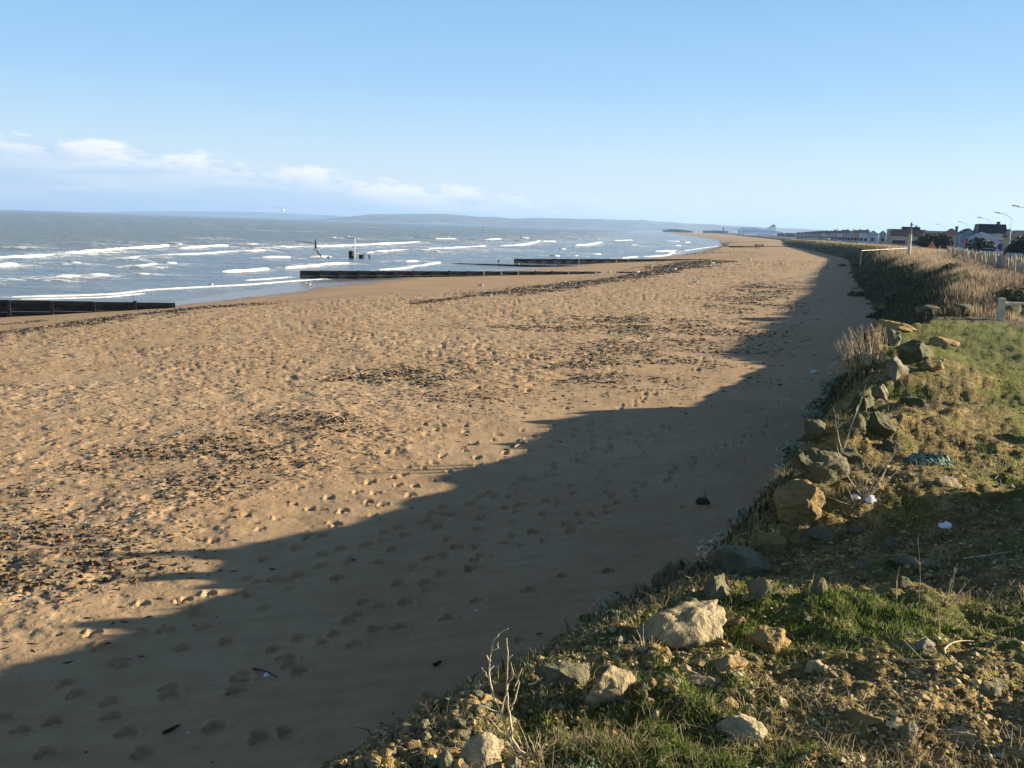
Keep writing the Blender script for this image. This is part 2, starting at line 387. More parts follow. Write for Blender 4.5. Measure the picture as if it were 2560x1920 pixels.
m_wire = plain('wire', (.12, .11, .1), .5)
m_white = plain('white_plastic', (.8, .82, .86), .4, .06)
m_whiteb = plain('white_feather', (.82, .82, .80), .8, .05)
m_greyb = plain('grey_feather', (.30, .33, .36), .8, .1); m_black = plain('black_feather', (.03, .03, .03), .7); m_beak = plain('yellow_beak', (.6, .35, .05), .5)
m_metal = plain('galvanised_steel', (.38, .40, .42), .45, .1, metal=.4)
# sea
m_sea, nt, b = new_mat('sea_water'); P = pos(nt)
mp = node(nt, 'ShaderNodeMapping', ins={0: P}); mp.inputs['Rotation'].default_value = (0, 0, R(-14)); mp.inputs['Scale'].default_value = (.55, 1.0, 1)
fa = attr(nt, 'foam').outputs['Fac']; off = attr(nt, 'off').outputs['Fac']
w1 = noi(nt, mp.outputs[0], .16, 6.0, .62, .3); w2 = noi(nt, mp.outputs[0], .9, 5.0, .62); w3 = noi(nt, mp.outputs[0], .035, 3.0)
body = mixc(nt, ramp(nt, off, 0, 1), (.13, .15, .155), (.12, .128, .098))
body = mixc(nt, ramp(nt, w1, .48, .66, 0, .55), body, (.15, .142, .105))
body = mixc(nt, ramp(nt, w2, .52, .66, 0, .35), body, (.035, .05, .055))
ff = mth(nt, 'MULTIPLY', ramp(nt, w2, .40, .62), ramp(nt, w1, .38, .55))
foamf = ramp(nt, mth(nt, 'ADD', fa, mth(nt, 'MULTIPLY', mth(nt, 'SUBTRACT', ff, .55), .9)), .28, .62)
c = mixc(nt, foamf, body, (.62, .64, .65))
nt.links.new(c, b.inputs['Base Color']); b.inputs['IOR'].default_value = 1.33; b.inputs['Specular IOR Level'].default_value = .36
nt.links.new(ramp(nt, foamf, 0, 1, .20, .9), b.inputs['Roughness'])
hh = mth(nt, 'ADD', mth(nt, 'MULTIPLY', w1, 2.2), mth(nt, 'MULTIPLY', w2, .55))
nt.links.new(bump(nt, hh, ramp(nt, off, 0, .3, .35, 1.3)), b.inputs['Normal'])
m_foam, nt, b = new_mat('sea_foam'); P = pos(nt)
nt.links.new(mixc(nt, ramp(nt, noi(nt, P, 1.1, 4.0), .35, .6), (.52, .55, .56), (.80, .80, .78)), b.inputs['Base Color']); b.inputs['Roughness'].default_value = .9

# ------------------------------------------------------------------ polar sheets: fine near the viewer, coarse far off
def thetas(lo, hi, step):
    a = list(np.arange(max(lo, -30), min(hi, 30)+1e-9, step))
    left = list(np.arange(lo, a[0]-1, 2.0)) if lo < -30 else []
    right = list(np.arange(a[-1]+2, hi+1e-9, 2.0)) if hi > 30 else []
    return np.radians(np.array(left+a+right))
def radii(r0, r1, k, cap=.05):
    r = [r0]
    while r[-1] < r1: r.append(r[-1]+min(r[-1]**2*k, r[-1]*cap))
    return np.array(r)
def polar(th, rr):
    T, Q = np.meshgrid(th, rr, indexing='ij'); return (Q*np.sin(T)), (Q*np.cos(T))
def grid_faces(nu, nv, keep):
    i, j = np.meshgrid(np.arange(nu-1), np.arange(nv-1), indexing='ij'); a = (i*nv+j).ravel()
    F = np.stack([a, a+1, a+nv+1, a+nv], 1)              # order fixed below
    F = F[:, ::-1]
    k = keep.ravel(); m = k[F].any(1); return F[m]
def compact(V, F, at_):
    used = np.unique(F); mp_ = -np.ones(len(V), int); mp_[used] = np.arange(len(used))
    return V[used], mp_[F], {k: v[used] for k, v in at_.items()}

# weed banks on the sand, read off the photograph (2212 scale): x, y, half width, half height, strength
WEED = [(120, 1190, 190, 90, 1.1), (60, 1130, 120, 60, .6), (20, 1240, 90, 60, .8), (330, 985, 95, 18, 1.2), (480, 968, 85, 24, 1.3), (440, 1050, 160, 34, .5), (670, 915, 105, 24, 1.1), (840, 818, 120, 15, 1.4), (1000, 808, 190, 18, .9),
        (1250, 800, 220, 40, .55), (1420, 760, 220, 45, .45), (1340, 700, 130, 20, .7), (1150, 710, 120, 7, .8), (1020, 697, 40, 5, 1.0), (1500, 720, 150, 30, .5), (75, 1066, 60, 12, 1.2), (200, 1012, 60, 12, .7), (560, 1000, 120, 30, .45),
        (250, 1090, 200, 50, .35), (950, 860, 150, 30, .3), (1630, 655, 90, 24, .5), (1660, 625, 60, 16, .4)]
WEEDLINES = [([(-40, 726), (0, 721), (60, 712), (180, 697), (260, 684), (350, 674), (450, 664), (560, 656)], .9, 1.25), ([(230, 692), (300, 684), (400, 676)], .5, .7), ([(-40, 702), (60, 694), (90, 690)], .4, .7),
             ([(890, 656), (1000, 641), (1050, 634), (1190, 626), (1260, 612), (1330, 602), (1400, 597)], .6, .9), ([(1050, 636), (1160, 622), (1300, 606), (1420, 588), (1500, 574), (1620, 556), (1650, 548)], 1.5, .9),
             ([(1100, 640), (1240, 622), (1330, 606)], .6, .7), ([(1440, 580), (1520, 566), (1600, 553), (1640, 545)], 3.0, .9), ([(1680, 700), (1400, 688), (1240, 682)], .3, .5), ([(1180, 716), (1060, 706)], .3, .6)]
def to_ground(px, py):
    p = upz(px*K, py*K, 1.7); 
    for _ in range(3): p = upz(px*K, py*K, float(beach_base(np.array([p.x]), np.array([p.y]))[0]))
    return p
def seg_dist(x, y, pts):
    d = np.full(x.shape, 1e9)
    for (a, b_) in zip(pts[:-1], pts[1:]):
        ax, ay = a[0], a[1]; bx, by = b_[0]-ax, b_[1]-ay; L2 = bx*bx+by*by+1e-9
        t = np.clip(((x-ax)*bx+(y-ay)*by)/L2, 0, 1); d = np.minimum(d, np.hypot(x-ax-t*bx, y-ay-t*by))
    return d
WP = []
for (px, py, hw, hh_, s_) in WEED:
    c0 = to_ground(px, py); a = to_ground(px+hw, py); b_ = to_ground(px, py-hh_*.8); WP.append((c0.x, c0.y, abs(a.x-c0.x), abs(b_.y-c0.y), (b_.x-c0.x)/max(.01, b_.y-c0.y), s_))
WL = [([tuple(to_ground(*p)[:2]) for p in pts], w, s_) for pts, w, s_ in WEEDLINES]
def weed_density(x, y):
    r = np.zeros(x.shape)
    for (cx, cy, sx, sy, sh, s_) in WP: r = np.maximum(r, s_*np.exp(-(((x-cx)-(y-cy)*sh)/sx)**2-((y-cy)/sy)**2))
    r = r*smooth((fbm(x*.55, y*.55, 3, 61)+.18)/.3)
    for pts, w, s_ in WL:
        d = seg_dist(x, y, pts); r = np.maximum(r, s_*np.exp(-(d/(w*(1+1.2*fbm(x*.4, y*.4, 2, 62))))**2)*smooth((fbm(x*.5, y*.5, 3, 63)+.3)/.3))
    return r

# ------------------------------------------------------------------ beach
th = thetas(-70, 70, .075); rr = np.concatenate([np.arange(1.5, 7, 1.0), radii(7.2, 20000, .00030)])
X, Y = polar(th, rr); sh = X.shape; x, y = X.ravel(), Y.ravel()
z = beach_z(x, y); z = apply_prints(x, y, z)
wd = weed_density(x, y); nearw = np.hypot(x, y) < 220
z = z+np.where(nearw, 0.05*np.clip(wd-.35, 0, 1)*(.6+1.6*fbm(x*3, y*3, 2, 8)), 0)
pock = smooth((x-xr(y)+1)/3)*smooth((xt(y)-x-6.5+2*fbm(x*.3, y*.3, 2, 4))/5)
wetv = np.clip(1.15-(z-0.0)/.55, 0, 1)
keep = (z > -1.2) & (bank_z(x, y) < z+1.2)
V = np.stack([x, y, z], 1); F = grid_faces(*sh, keep)
V, F, A = compact(V, F, {'pock': np.maximum(pock, .06), 'wet': wetv, 'weed': np.clip(wd*.8, 0, 1)*np.where(np.hypot(x, y) < 30, .7, 1.0)})
beach = link('beach', np_mesh('beach', V, F, m_sand, True, A), kind='structure')
# sea bed and country far below everything so nothing ends in a void
gb = MB(); gb.add([(-20500, -3000, -3.2), (20500, -3000, -3.2), (20500, 20500, -3.2), (-20500, 20500, -3.2)], [(0, 1, 2, 3)]); gb.build('sea_bed', m_sand)['kind'] = 'structure'

# ------------------------------------------------------------------ embankment
def veg_amount(x, y):
    d = x-xe(y)
    v = .35+.75*smooth((d-1.0)/3.5)*smooth((y-3.5)/6)+.35*smooth((y-12)/8)-.3*smooth((5.6-y)/1.5)*smooth((x-.6)/.8)
    v = v+.9*np.exp(-((x-.75)/.75)**2-((y-4.3)/.55)**2)+.75*np.exp(-((x-2.7)/1.3)**2-((y-5.9)/.35)**2)
    return np.clip(v, 0, 1)
def emb(name, th, rr):
    X, Y = polar(th, rr); sh = X.shape; x, y = X.ravel(), Y.ravel()
    z = bank_z(x, y); zb = beach_z(x, y, False)
    d = np.hypot(x, y)
    keep = (z > zb-.18) & (x > xt(y)-1.5)
    V = np.stack([x, y, z], 1); F = grid_faces(*sh, keep)
    V, F, A = compact(V, F, {'veg': veg_amount(x, y), 'far': smooth((y-36)/4)})
    return link(name, np_mesh(name, V, F, m_earth, True, A), kind='structure')
bank = emb('embankment', thetas(-85, 85, .085), np.concatenate([np.arange(.3, 2.6, .12), radii(2.6, 75, .00075, .02)]))
bank2 = emb('coastal_land', thetas(-14, 75, .12), radii(72, 20000, .0012, .05))

# ------------------------------------------------------------------ sea
th = thetas(-80, 30, .09); rr = radii(38, 20000, .000062, .04)
X, Y = polar(th, rr); sh = X.shape; x, y = X.ravel(), Y.ravel()
off_ = (xw(y)-x)*.93                                     # metres offshore
damp = smooth((off_-2)/25)*np.clip(1.15-np.hypot(x, y)/1800, 0.05, 1)
ph = off_/11.5*math.pi+5*fbm(x*.012, y*.012, 2, 71)
z = damp*(.10*np.sin(ph)+.34*fbm(x*.05, y*.09, 3, 72)+.2*fbm(x*.25, y*.3, 3, 73))
def zz_(pts, ox, oy, s): return [(ox+a/s, oy+b_/s) for a, b_ in pts]
S4 = lambda *p: zz_(p, 0, 500, 2.765); S3 = lambda *p: zz_(p, 600, 500, 2.765); S2 = lambda *p: zz_(p, 1400, 500, 3.352)
BREAK = [(S4((-60, 403), (0, 400), (180, 390), (420, 372)), .75), (S4((415, 372), (600, 362), (840, 348), (1000, 325), (1160, 312)), 1.0), (S4((1130, 297), (1240, 310)), .9), (S4((1225, 335), (1360, 325), (1570, 312)), .9),
         (S4((1060, 380), (1200, 375), (1480, 362), (1830, 345)), .55), (S4((1790, 338), (1910, 330), (2070, 325)), .6), (S3((0, 355), (170, 347)), .7), (S3((140, 335), (250, 330), (700, 315), (1060, 300), (1260, 290)), .85),
         (S4((825, 400), (930, 400), (1020, 388)), .6), (S4((890, 457), (1000, 450), (1075, 435)), .55), (S4((1130, 427), (1225, 428)), .4), (S4((460, 425), (550, 428)), .4), (S4((-50, 444), (0, 442), (100, 435)), .55), (S4((0, 322), (120, 325), (200, 322)), .5),
         (S4((340, 525), (560, 518)), .5), (S4((570, 515), (740, 508)), .42), (S4((940, 503), (1040, 503)), .4), (S4((1520, 485), (1680, 478), (1850, 465)), .35), (S4((1820, 390), (2020, 388)), .4), (S4((1970, 460), (2200, 441)), .3), (S3((540, 437), (740, 428)), .4),
         (S4((-40, 540), (30, 538)), .45), (S4((1680, 305), (1790, 303)), .5), (S4((1940, 270), (2212, 293)), .35), (S3((470, 385), (620, 385)), .35), (S3((880, 365), (960, 352), (1190, 343)), .55), (S3((740, 257), (820, 267)), .9), (S3((635, 258), (665, 258)), .6),
         (S3((1210, 252), (1350, 265), (1490, 265)), .5), (S3((1560, 268), (1700, 275), (1800, 268)), .9), (S3((1220, 340), (1330, 342)), .4), (S3((1310, 335), (1450, 332), (1690, 318)), .8), (S3((1770, 317), (1880, 315), (2000, 300), (2070, 280)), .8), (S3((2080, 285), (2170, 285)), .9),
         (S3((1120, 420), (1200, 415)), .45), (S3((960, 475), (1100, 468), (1300, 440), (1400, 425)), .3), (S3((1340, 352), (1395, 355)), .5), (S3((2140, 380), (2212, 382)), .5), (S3((1800, 262), (1990, 285)), .4),
         (S2((120, 382), (230, 375), (350, 355)), 1.0), (S2((0, 310), (160, 330)), .7), (S2((255, 315), (330, 325)), .8), (S2((460, 340), (600, 335)), .7), (S2((590, 377), (650, 377)), .9), (S2((800, 432), (930, 430), (970, 425)), .9), (S2((700, 472), (850, 465), (960, 440)), .45),
         (S2((270, 450), (345, 450)), .5), (S2((500, 482), (650, 472)), .4), (S2((110, 462), (150, 462)), .6), (S2((970, 380), (1010, 380)), .8), (S2((880, 342), (1000, 345)), .7), (S2((0, 270), (60, 272)), .9), (S2((1050, 355), (1090, 352)), .7), (S2((1060, 300), (1140, 305)), .6),
         (S2((0, 408), (40, 408)), .6), (S3((1930, 260), (2000, 262)), .9), (S3((180, 122), (215, 122)), .7), (S3((1400, 165), (1450, 166)), 1.2), (S3((1760, 180), (1880, 186), (2212, 200)), .9), (S3((890, 187), (915, 188)), .8), (S3((1675, 211), (1700, 212)), .8), (S3((320, 127), (335, 127)), .7)]
BW = [([tuple(upz(px, py, .25)[:2]) for px, py in pts], h) for pts, h in BREAK]
LIPS = [(S4((80, 663), (500, 655), (760, 645), (900, 632), (1000, 618), (1300, 600), (1700, 580), (2000, 558), (2230, 542)), .10), (S4((1680, 550), (1860, 540), (2010, 527)), .12), (S2((1040, 425), (1200, 400), (1330, 385)), .15), (S4((150, 680), (700, 668), (1000, 640)), .05)]
LW = [([tuple(upz(px, py, .08)[:2]) for px, py in pts], h) for pts, h in LIPS]
fo = np.zeros(len(x))
for pts, h in BW:
    a = np.array(pts); m = (x > a[:, 0].min()-25) & (x < a[:, 0].max()+25) & (y > a[:, 1].min()-25) & (y < a[:, 1].max()+25)
    if m.any():
        d = seg_dist(x[m], y[m], pts); fo[m] = np.maximum(fo[m], .72*np.exp(-(d/(.9+6*h))**2)); z[m] += .3*h*np.exp(-(d/3.0)**2)
for pts, h in LW:
    d = seg_dist(x, y, pts); fo = np.maximum(fo, .6*np.exp(-(d/1.0)**2))
surf = smooth((y-150)/150)*smooth((150-off_)/60)*smooth((off_-5)/20)
fo = np.maximum(fo, surf*np.clip(.25+1.3*fbm(x*.03, y*.025, 3, 77), 0, .5))
fo = np.maximum(fo, smooth((y-260)/200)*smooth((170-off_)/60)*(.30+.5*fbm(x*.05, y*.02, 2, 78)))
caps = fbm(x*.045, y*.03, 3, 79); fo = np.maximum(fo, np.where(off_ > 70, .55*smooth((caps-.235)/.06), 0)*smooth((4000-y)/3000))
keep = x < xw(y)+14
V = np.stack([x, y, z], 1); F = grid_faces(*sh, keep)
V, F, A = compact(V, F, {'foam': fo, 'off': np.clip(smooth((off_-75)/45)+0*off_, 0, 1)})
sea = link('sea', np_mesh('sea', V, F, m_sea, True, A), kind='structure')
# breaking crests: rolls of foam
def crest_mesh():
    Vs, Fs, b0 = [], [], 0
    for pts, h in BW+LW:
        lip = h <= .16
        P_ = [Vector((*p, 0)) for p in pts]; L = [0]
        for a, b_ in zip(P_[:-1], P_[1:]): L.append(L[-1]+(b_-a).length)
        n = int(max(6, min(260, L[-1]/.8))); m = 7
        s = np.linspace(0, L[-1], n); cx = np.interp(s, L, [p.x for p in P_]); cy = np.interp(s, L, [p.y for p in P_])
        wv = 2.5*fbm(s*.06, s*0+h*31+cx[0], 3, 81); 
        tx, ty = np.gradient(cx), np.gradient(cy); q = np.hypot(tx, ty); nx, ny = -ty/q, tx/q
        cx = cx+nx*wv*(.3 if lip else .9); cy = cy+ny*wv*(.3 if lip else .9)
        env = np.clip(np.minimum(s, L[-1]-s)/(.05*L[-1]+1.2), 0, 1)**.6*np.clip(.7+.7*fbm(s*.10, s*0+cy[0], 3, 82), .5, 1.05)
        hh_ = h*env*(.62 if not lip else 1)*(1+.5*fbm(s*.9, s*0+3, 2, 84)); wd_ = (.9+1.0*h)*env if not lip else (.45+.3*env)
        for k in range(m):
            t = k/(m-1); o = (t-.5)*2
            px_ = cx+nx*o*wd_; py_ = cy+ny*o*wd_
            nz_ = fbm(px_*1.4, py_*1.4+k, 3, 83)
            pz_ = hh_*(math.sin(math.pi*t)**.7)*(1+1.1*nz_)-.02+(.16 if not lip else .03)
            if k in (0, m-1): pz_ = pz_-.15
            Vs.append(np.stack([px_, py_, pz_], 1))
        i, j = np.meshgrid(np.arange(m-1), np.arange(n-1), indexing='ij'); a = (b0+i*n+j).ravel(); Fs.append(np.stack([a, a+1, a+n+1, a+n], 1)); b0 += n*m
    return np.concatenate(Vs), np.concatenate(Fs)
V, F = crest_mesh(); o = link('surf_foam', np_mesh('surf_foam', V, F, m_foam), kind='stuff'); tag(o, 'white foaming crests of the breaking waves', 'foam')

# ------------------------------------------------------------------ rocks
def rock_mesh(name, mat, seed, sub=3, dims=(1, 1, 1), chops=9, rough_=.10):
    r_ = random.Random(seed); bm = bmesh.new(); bmesh.ops.create_icosphere(bm, subdivisions=sub, radius=1)
    planes = [(Vector((r_.gauss(0, 1), r_.gauss(0, 1), r_.gauss(0, .8))).normalized(), r_.uniform(.50, .82)) for _ in range(chops)]
    off = Vector((seed*3.1, seed*1.7, 0))
    for v in bm.verts:
        p = v.co.copy()*1.08
        for n, d in planes:
            q = p.dot(n)
            if q > d: p -= n*(q-d)*.93
        p *= 1+rough_*mnoise.noise(p*2.2+off)*1.8+rough_*.9*abs(mnoise.noise(p*4.7+off))+(rough_*.5*mnoise.noise(p*11+off) if sub > 3 else 0)
        v.co = Vector((p.x*dims[0], p.y*dims[1], p.z*dims[2]))
    me = bpy.data.meshes.new(name); bm.to_mesh(me); bm.free(); me.materials.append(mat)
    me.polygons.foreach_set('use_smooth', [sub >= 3]*len(me.polygons))
    return me
ROCKS = [  # photo x, base y, width, height (2212 scale), depth ratio, tilt, yaw, material, sink, label
 (1035, 1665, 125, 95, .8, .25, .5, m_rock, .3, 'pale angular limestone block at the bottom edge below the bare twigs'),
 (965, 1672, 60, 60, .8, 0, 1.2, m_rockm, .3, 'small mossy stone left of the pale block at the bottom edge'),
 (1110, 1668, 50, 36, .8, 0, 2.2, m_rockg, .3, 'greenish stone just right of the pale block at the bottom edge'),
 (1475, 1385, 215, 96, .7, -.75, .3, m_rock, .35, 'large smooth pale slab on the cliff edge above the rubble'),
 (1330, 1510, 130, 100, .5, -1.1, .5, m_rock, .35, 'tall slab standing on edge with a bright sunlit rim, on the cliff edge'),
 (1215, 1480, 130, 55, .8, .1, .2, m_rockm, .35, 'dark boulder in shade below the slab that stands on edge'),
 (1660, 1400, 85, 52, .8, .2, .4, m_rocky, .35, 'knobbly sunlit yellow stone between the large slab and the moss'),
 (1590, 1352, 60, 26, .8, .1, 1.9, m_rocky, .3, 'small yellow stone at the right end of the large smooth slab'),
 (1605, 1605, 135, 68, .75, .2, 2.9, m_rock, .4, 'rounded pale boulder with pitted top in the foreground moss'),
 (1530, 1478, 125, 30, .45, .1, .05, m_rock, .4, 'long narrow pale slab lying in the gravel, dark shade under it'),
 (1570, 1445, 80, 36, .6, .1, .6, m_rocky, .4, 'golden lump of rock just behind the long narrow slab'),
 (1395, 1492, 36, 26, .8, 0, 1, m_rockg, .3, 'little grey stone at the left end of the long narrow slab'),
 (2080, 1612, 190, 46, .35, .1, -.35, m_rock, .45, 'long flat pale slab half buried in the moss at lower right'),
 (1965, 1600, 44, 42, .8, .2, .4, m_rockg, .35, 'grey stone at the left end of the half buried slab'),
 (1880, 1668, 70, 34, .8, .2, .4, m_rockm, .35, 'mossy stone at the bottom edge below the half buried slab'),
 (1418, 1555, 24, 30, .7, 0, .9, m_rock, .2, 'small upright pale stone in the grass left of the rounded boulder'),
 (1686, 1530, 40, 28, .8, 0, .9, m_rock, .3, 'small whitish stone behind the rounded boulder, on its right'),
 (1578, 1535, 52, 30, .7, .1, .3, m_rocky, .3, 'flat-topped stone just behind the rounded boulder'),
 (2000, 1405, 62, 24, .8, .1, .3, m_rockg, .35, 'flat grey stone in the dark green grass under the dry stems'),
 (1722, 1118, 118, 112, .8, .12, .35, m_rocky, .1, 'big golden block with flat sunlit top jutting out over the beach'),
 (1782, 1040, 128, 95, .8, .3, .8, m_rockm, .3, 'large mossy boulder with a sunlit cap behind the big golden block'),
 (1905, 935, 78, 48, .8, .1, .2, m_rockm, .3, 'rounded boulder with a pale top below the leaning pale slab'),
 (1850, 935, 62, 42, .8, .1, 1.2, m_rockm, .3, 'dark boulder at the cliff foot left of the rounded one'),
 (1938, 812, 72, 50, .6, 1.1, .9, m_rockg, .3, 'pale grey slab leaning steeply on the cliff edge'),
 (1985, 775, 84, 48, .8, .3, .5, m_rockm, .3, 'brownish boulder behind the leaning pale slab'),
 (2042, 745, 72, 22, .7, .1, .1, m_rocky, .4, 'flat sunlit stone set in the turf behind the leaning slab'),
 (1928, 745, 52, 36, .8, .2, .5, m_rockg, .3, 'grey stone near the far corner of the cliff top'),
 (1938, 712, 84, 26, .8, .05, .2, m_rocky, .3, 'square-cut stone at the very far corner of the cliff top'),
 (1868, 880, 62, 44, .8, .2, .8, m_rockm, .3, 'green mossy boulder under the forked cane'),
 (1975, 880, 66, 34, .8, .2, .8, m_rockm, .3, 'low boulder in shade between slab and turf'),
 (1440, 1265, 60, 54, .7, .3, .7, m_rockm, .2, 'mossy upright boulder on the sand at the cliff foot'),
 (1500, 1235, 42, 26, .8, .1, .7, m_rockm, .3, 'dark low stone behind the mossy upright boulder at the cliff foot'),
 (1605, 1245, 150, 62, .8, .1, .3, m_rockg, .35, 'broad rounded grey boulder in the shaded hollow'),
 (1545, 1288, 80, 54, .8, .1, 1.3, m_rockm, .3, 'rounded boulder left of and below the broad grey one'),
 (1640, 1290, 66, 46, .8, .1, 2.3, m_rockm, .3, 'rounded mossy boulder right of and below the broad grey one'),
 (1775, 1160, 92, 30, .6, .05, .1, m_rockg, .35, 'flat grey slab at the upper edge of the shaded hollow'),
 (1850, 1152, 42, 16, .8, 0, .1, m_rockg, .3, 'small flat stone at the right end of the upper grey slab'),
 (1978, 1222, 132, 28, .4, .05, -.25, m_rockg, .35, 'long flat slab lying in the shade across the hollow'),
 (1922, 1188, 34, 38, .7, .2, .5, m_rockg, .25, 'upright rounded stone in the shaded hollow'),
 (1770, 1285, 46, 38, .8, .1, .5, m_rockm, .3, 'round stone in shade at the lower edge of the hollow'),
 (1862, 1228, 38, 22, .8, .1, .5, m_rockg, .3, 'small pale stone left of the long flat slab in shade'),
 (1950, 1270, 46, 24, .8, .1, .5, m_rockm, .3, 'dull stone in front of the long flat slab in shade'),
 (1470, 1230, 30, 30, .8, .1, .5, m_rockm, .3, 'smallest stone touching the mossy upright boulder'),
 (1612, 1178, 62, 14, .8, 0, .2, m_rocky, .4, 'low yellow stone catching the sun at the rim of the hollow'),
 (1895, 1062, 26, 26, .8, .1, .2, m_rocky, .3, 'small round yellow stone right of the tangled white litter'),
 (1660, 1185, 70, 44, .8, .2, 1.1, m_rocky, .3, 'crumbly yellow boulder right below the big golden block'),
 (1560, 1232, 64, 40, .8, -.2, .4, m_rockg, .3, 'grey stone wedged between the hollow and the cliff foot'),
 (1760, 945, 60, 40, .8, -.2, 2.1, m_rockm, .3, 'dark stone on the slope beyond the sunlit capped boulder'),
 (1842, 1000, 70, 46, .8, .1, 1.4, m_rockm, .35, 'broad mossy stone between the capped boulder and the rounded one'),
 (1900, 860, 52, 40, .8, -.3, .4, m_rockg, .3, 'grey stone against the foot of the leaning pale slab'),
 (2010, 800, 60, 26, .7, .1, .9, m_rocky, .4, 'yellowish stone half sunk in the turf right of the leaning slab'),
 (1930, 975, 56, 30, .8, .1, .2, m_rockm, .4, 'low stone half sunk in the turf in front of the rounded boulder'),
 (1480, 1330, 70, 40, .8, -.3, .9, m_rockm, .3, 'mossy stone just behind the large smooth pale slab'),
 (2050, 1050, 52, 22, .7, .1, .2, m_rock, .45, 'pale flat stone in the turf right of the dry bush'),
 (1760, 1450, 60, 26, .7, .1, .6, m_rock, .45, 'pale flat stone in the moss left of the dark green grass'),
 (1860, 1560, 70, 26, .7, .1, 2.6, m_rocky, .45, 'flat yellow stone in the moss between the rounded boulder and the long slab'),
 (2140, 1500, 80, 34, .7, .15, .6, m_rockm, .4, 'lumpy mossy stone near the right edge above the half buried slab'),
 (2090, 1252, 40, 20, .8, .1, .2, m_rockm, .3, 'stone in the deep shade near the right edge of the frame'),
]
for i, (px, py, w, h, dr, tilt, yaw, m, sink, lab) in enumerate(ROCKS):
    p = hit(px, py)
    mpp = p.y/FPX*K                                       # metres per reading pixel there
    W, H_ = w*mpp, h*mpp
    me = rock_mesh('boulder', m, i+11, 5 if w > 75 else 4, (W*.60, W*.60*dr, H_*.62/(1-sink*.3)), 15, .13)
    o = link('boulder' if w > 60 else 'stone', me, loc=(p.x, p.y+W*.2*dr, p.z+H_*(.5-sink*.6)-.12*H_))
    o.rotation_euler = (0, tilt*.6, yaw); tag(o, lab, 'boulder' if w > 60 else 'stone')
# boulders at the foot of the far bank
FB = [(1905, 676, 60, 34), (1955, 668, 66, 44), (2005, 684, 80, 40), (2035, 660, 58, 30), (2080, 684, 74, 50), (2125, 672, 60, 46), (2185, 684, 90, 46), (2150, 650, 50, 24), (1990, 645, 44, 26), (1925, 650, 44, 26), (2060, 640, 40, 20), (2100, 640, 44, 18), (1880, 668, 40, 20),
      (1850, 632, 34, 18), (1862, 614, 30, 16), (1890, 640, 36, 18), (1838, 596, 26, 14), (1960, 630, 34, 18)]
fb_meshes = [rock_mesh('boulder', m, 200+i, 3, (1, .85, .8), 10) for i, m in enumerate([m_rockm, m_rockm, m_rockm, m_rockm])]
FB = [f for i, f in enumerate(FB) if i in (0, 2, 4, 6, 9, 12, 13, 15, 16)]
for i, (px, py, w, h) in enumerate(FB):
    d = ray(px*K, py*K); d = d/d.y
    ys = np.arange(37, 140, .2); g = bank_z(d.x*ys, ys); zz0 = EYE+d.z*ys; k = np.nonzero(g >= zz0)[0]; yy = ys[k[0]] if len(k) else 50
    mpp = yy/FPX*K; W = w*mpp; H_ = h*mpp
    o = link('boulder', fb_meshes[i % 4], loc=(d.x*yy, yy+W*.2, EYE+d.z*yy+H_*.3)); o.scale = (W*.34, W*.36, H_*.4); o.rotation_euler = (rnd.uniform(-.3, .3), rnd.uniform(-.3, .3), rnd.uniform(0, 6))
    FL = {7: 'half hidden boulder up the beach edge of the bank near the handrail', 5: 'boulder behind the dark shrub at the foot of the bank', 8: 'farthest boulder at the beach edge of the bank', 1: 'mossy boulder peering over the far rim of the turf, widest in the hollow', 2: 'tall mossy boulder in the hollow, left of the rail post', 3: 'mossy boulder just behind the wooden rail at right', 4: 'mossy boulder near the beach end of the hollow', 0: 'dark boulder nearest the beach in the hollow beyond the turf'}
    tag(o, FL.get(i, 'mossy boulder half sunk at the foot of the overgrown bank'), 'boulder', 'boulders along the foot of the overgrown bank')

# single stones of the rubble fan: pieces of the embankment
st_m = [rock_mesh('stone', [m_rocky, m_rock, m_rockm, m_rocky, m_rockg][i % 5], 300+i, 2, (1, .8, .7), 5, .12) for i in range(10)]
def put_stone(x, y, s, mi):
    z_ = ground(x, y); o = link('stone', st_m[mi], bank); o.location = (x, y, z_+s*.15); o.scale = (s*rnd.uniform(.8, 1.2), s*rnd.uniform(.7, 1.1), s*rnd.uniform(.6, .95)); o.rotation_euler = (rnd.uniform(-.5, .5), rnd.uniform(-.5, .5), rnd.uniform(0, 6))
n = 0
while n < 165:                                            # cobble slope at the lower left of the cliff top
    px, py = rnd.uniform(740, 1080), rnd.uniform(1500, 1665)
    if py < 1659-(px-740)*.68+8 or (px > 1010 and py > 1560): continue
    p = hit(px, py)
    put_stone(p.x, p.y, rnd.choice([.018, .022, .028, .035, .05]), rnd.choice([0, 2, 2, 3, 5, 7, 7, 8])); n += 1
while n < 290:
    px, py = rnd.choice([(rnd.uniform(1290, 1480), rnd.uniform(1410, 1520)), (rnd.uniform(1380, 1700), rnd.uniform(1340, 1440)), (rnd.uniform(1450, 1900), rnd.uniform(1170, 1300)), (rnd.uniform(1500, 2200), rnd.uniform(1440, 1659))])
    p = hit(px, py)
    if p.y > 14: continue
    put_stone(p.x, p.y, rnd.choice([.012, .016, .022, .03])*(1+.05*p.y), rnd.randrange(10)); n += 1

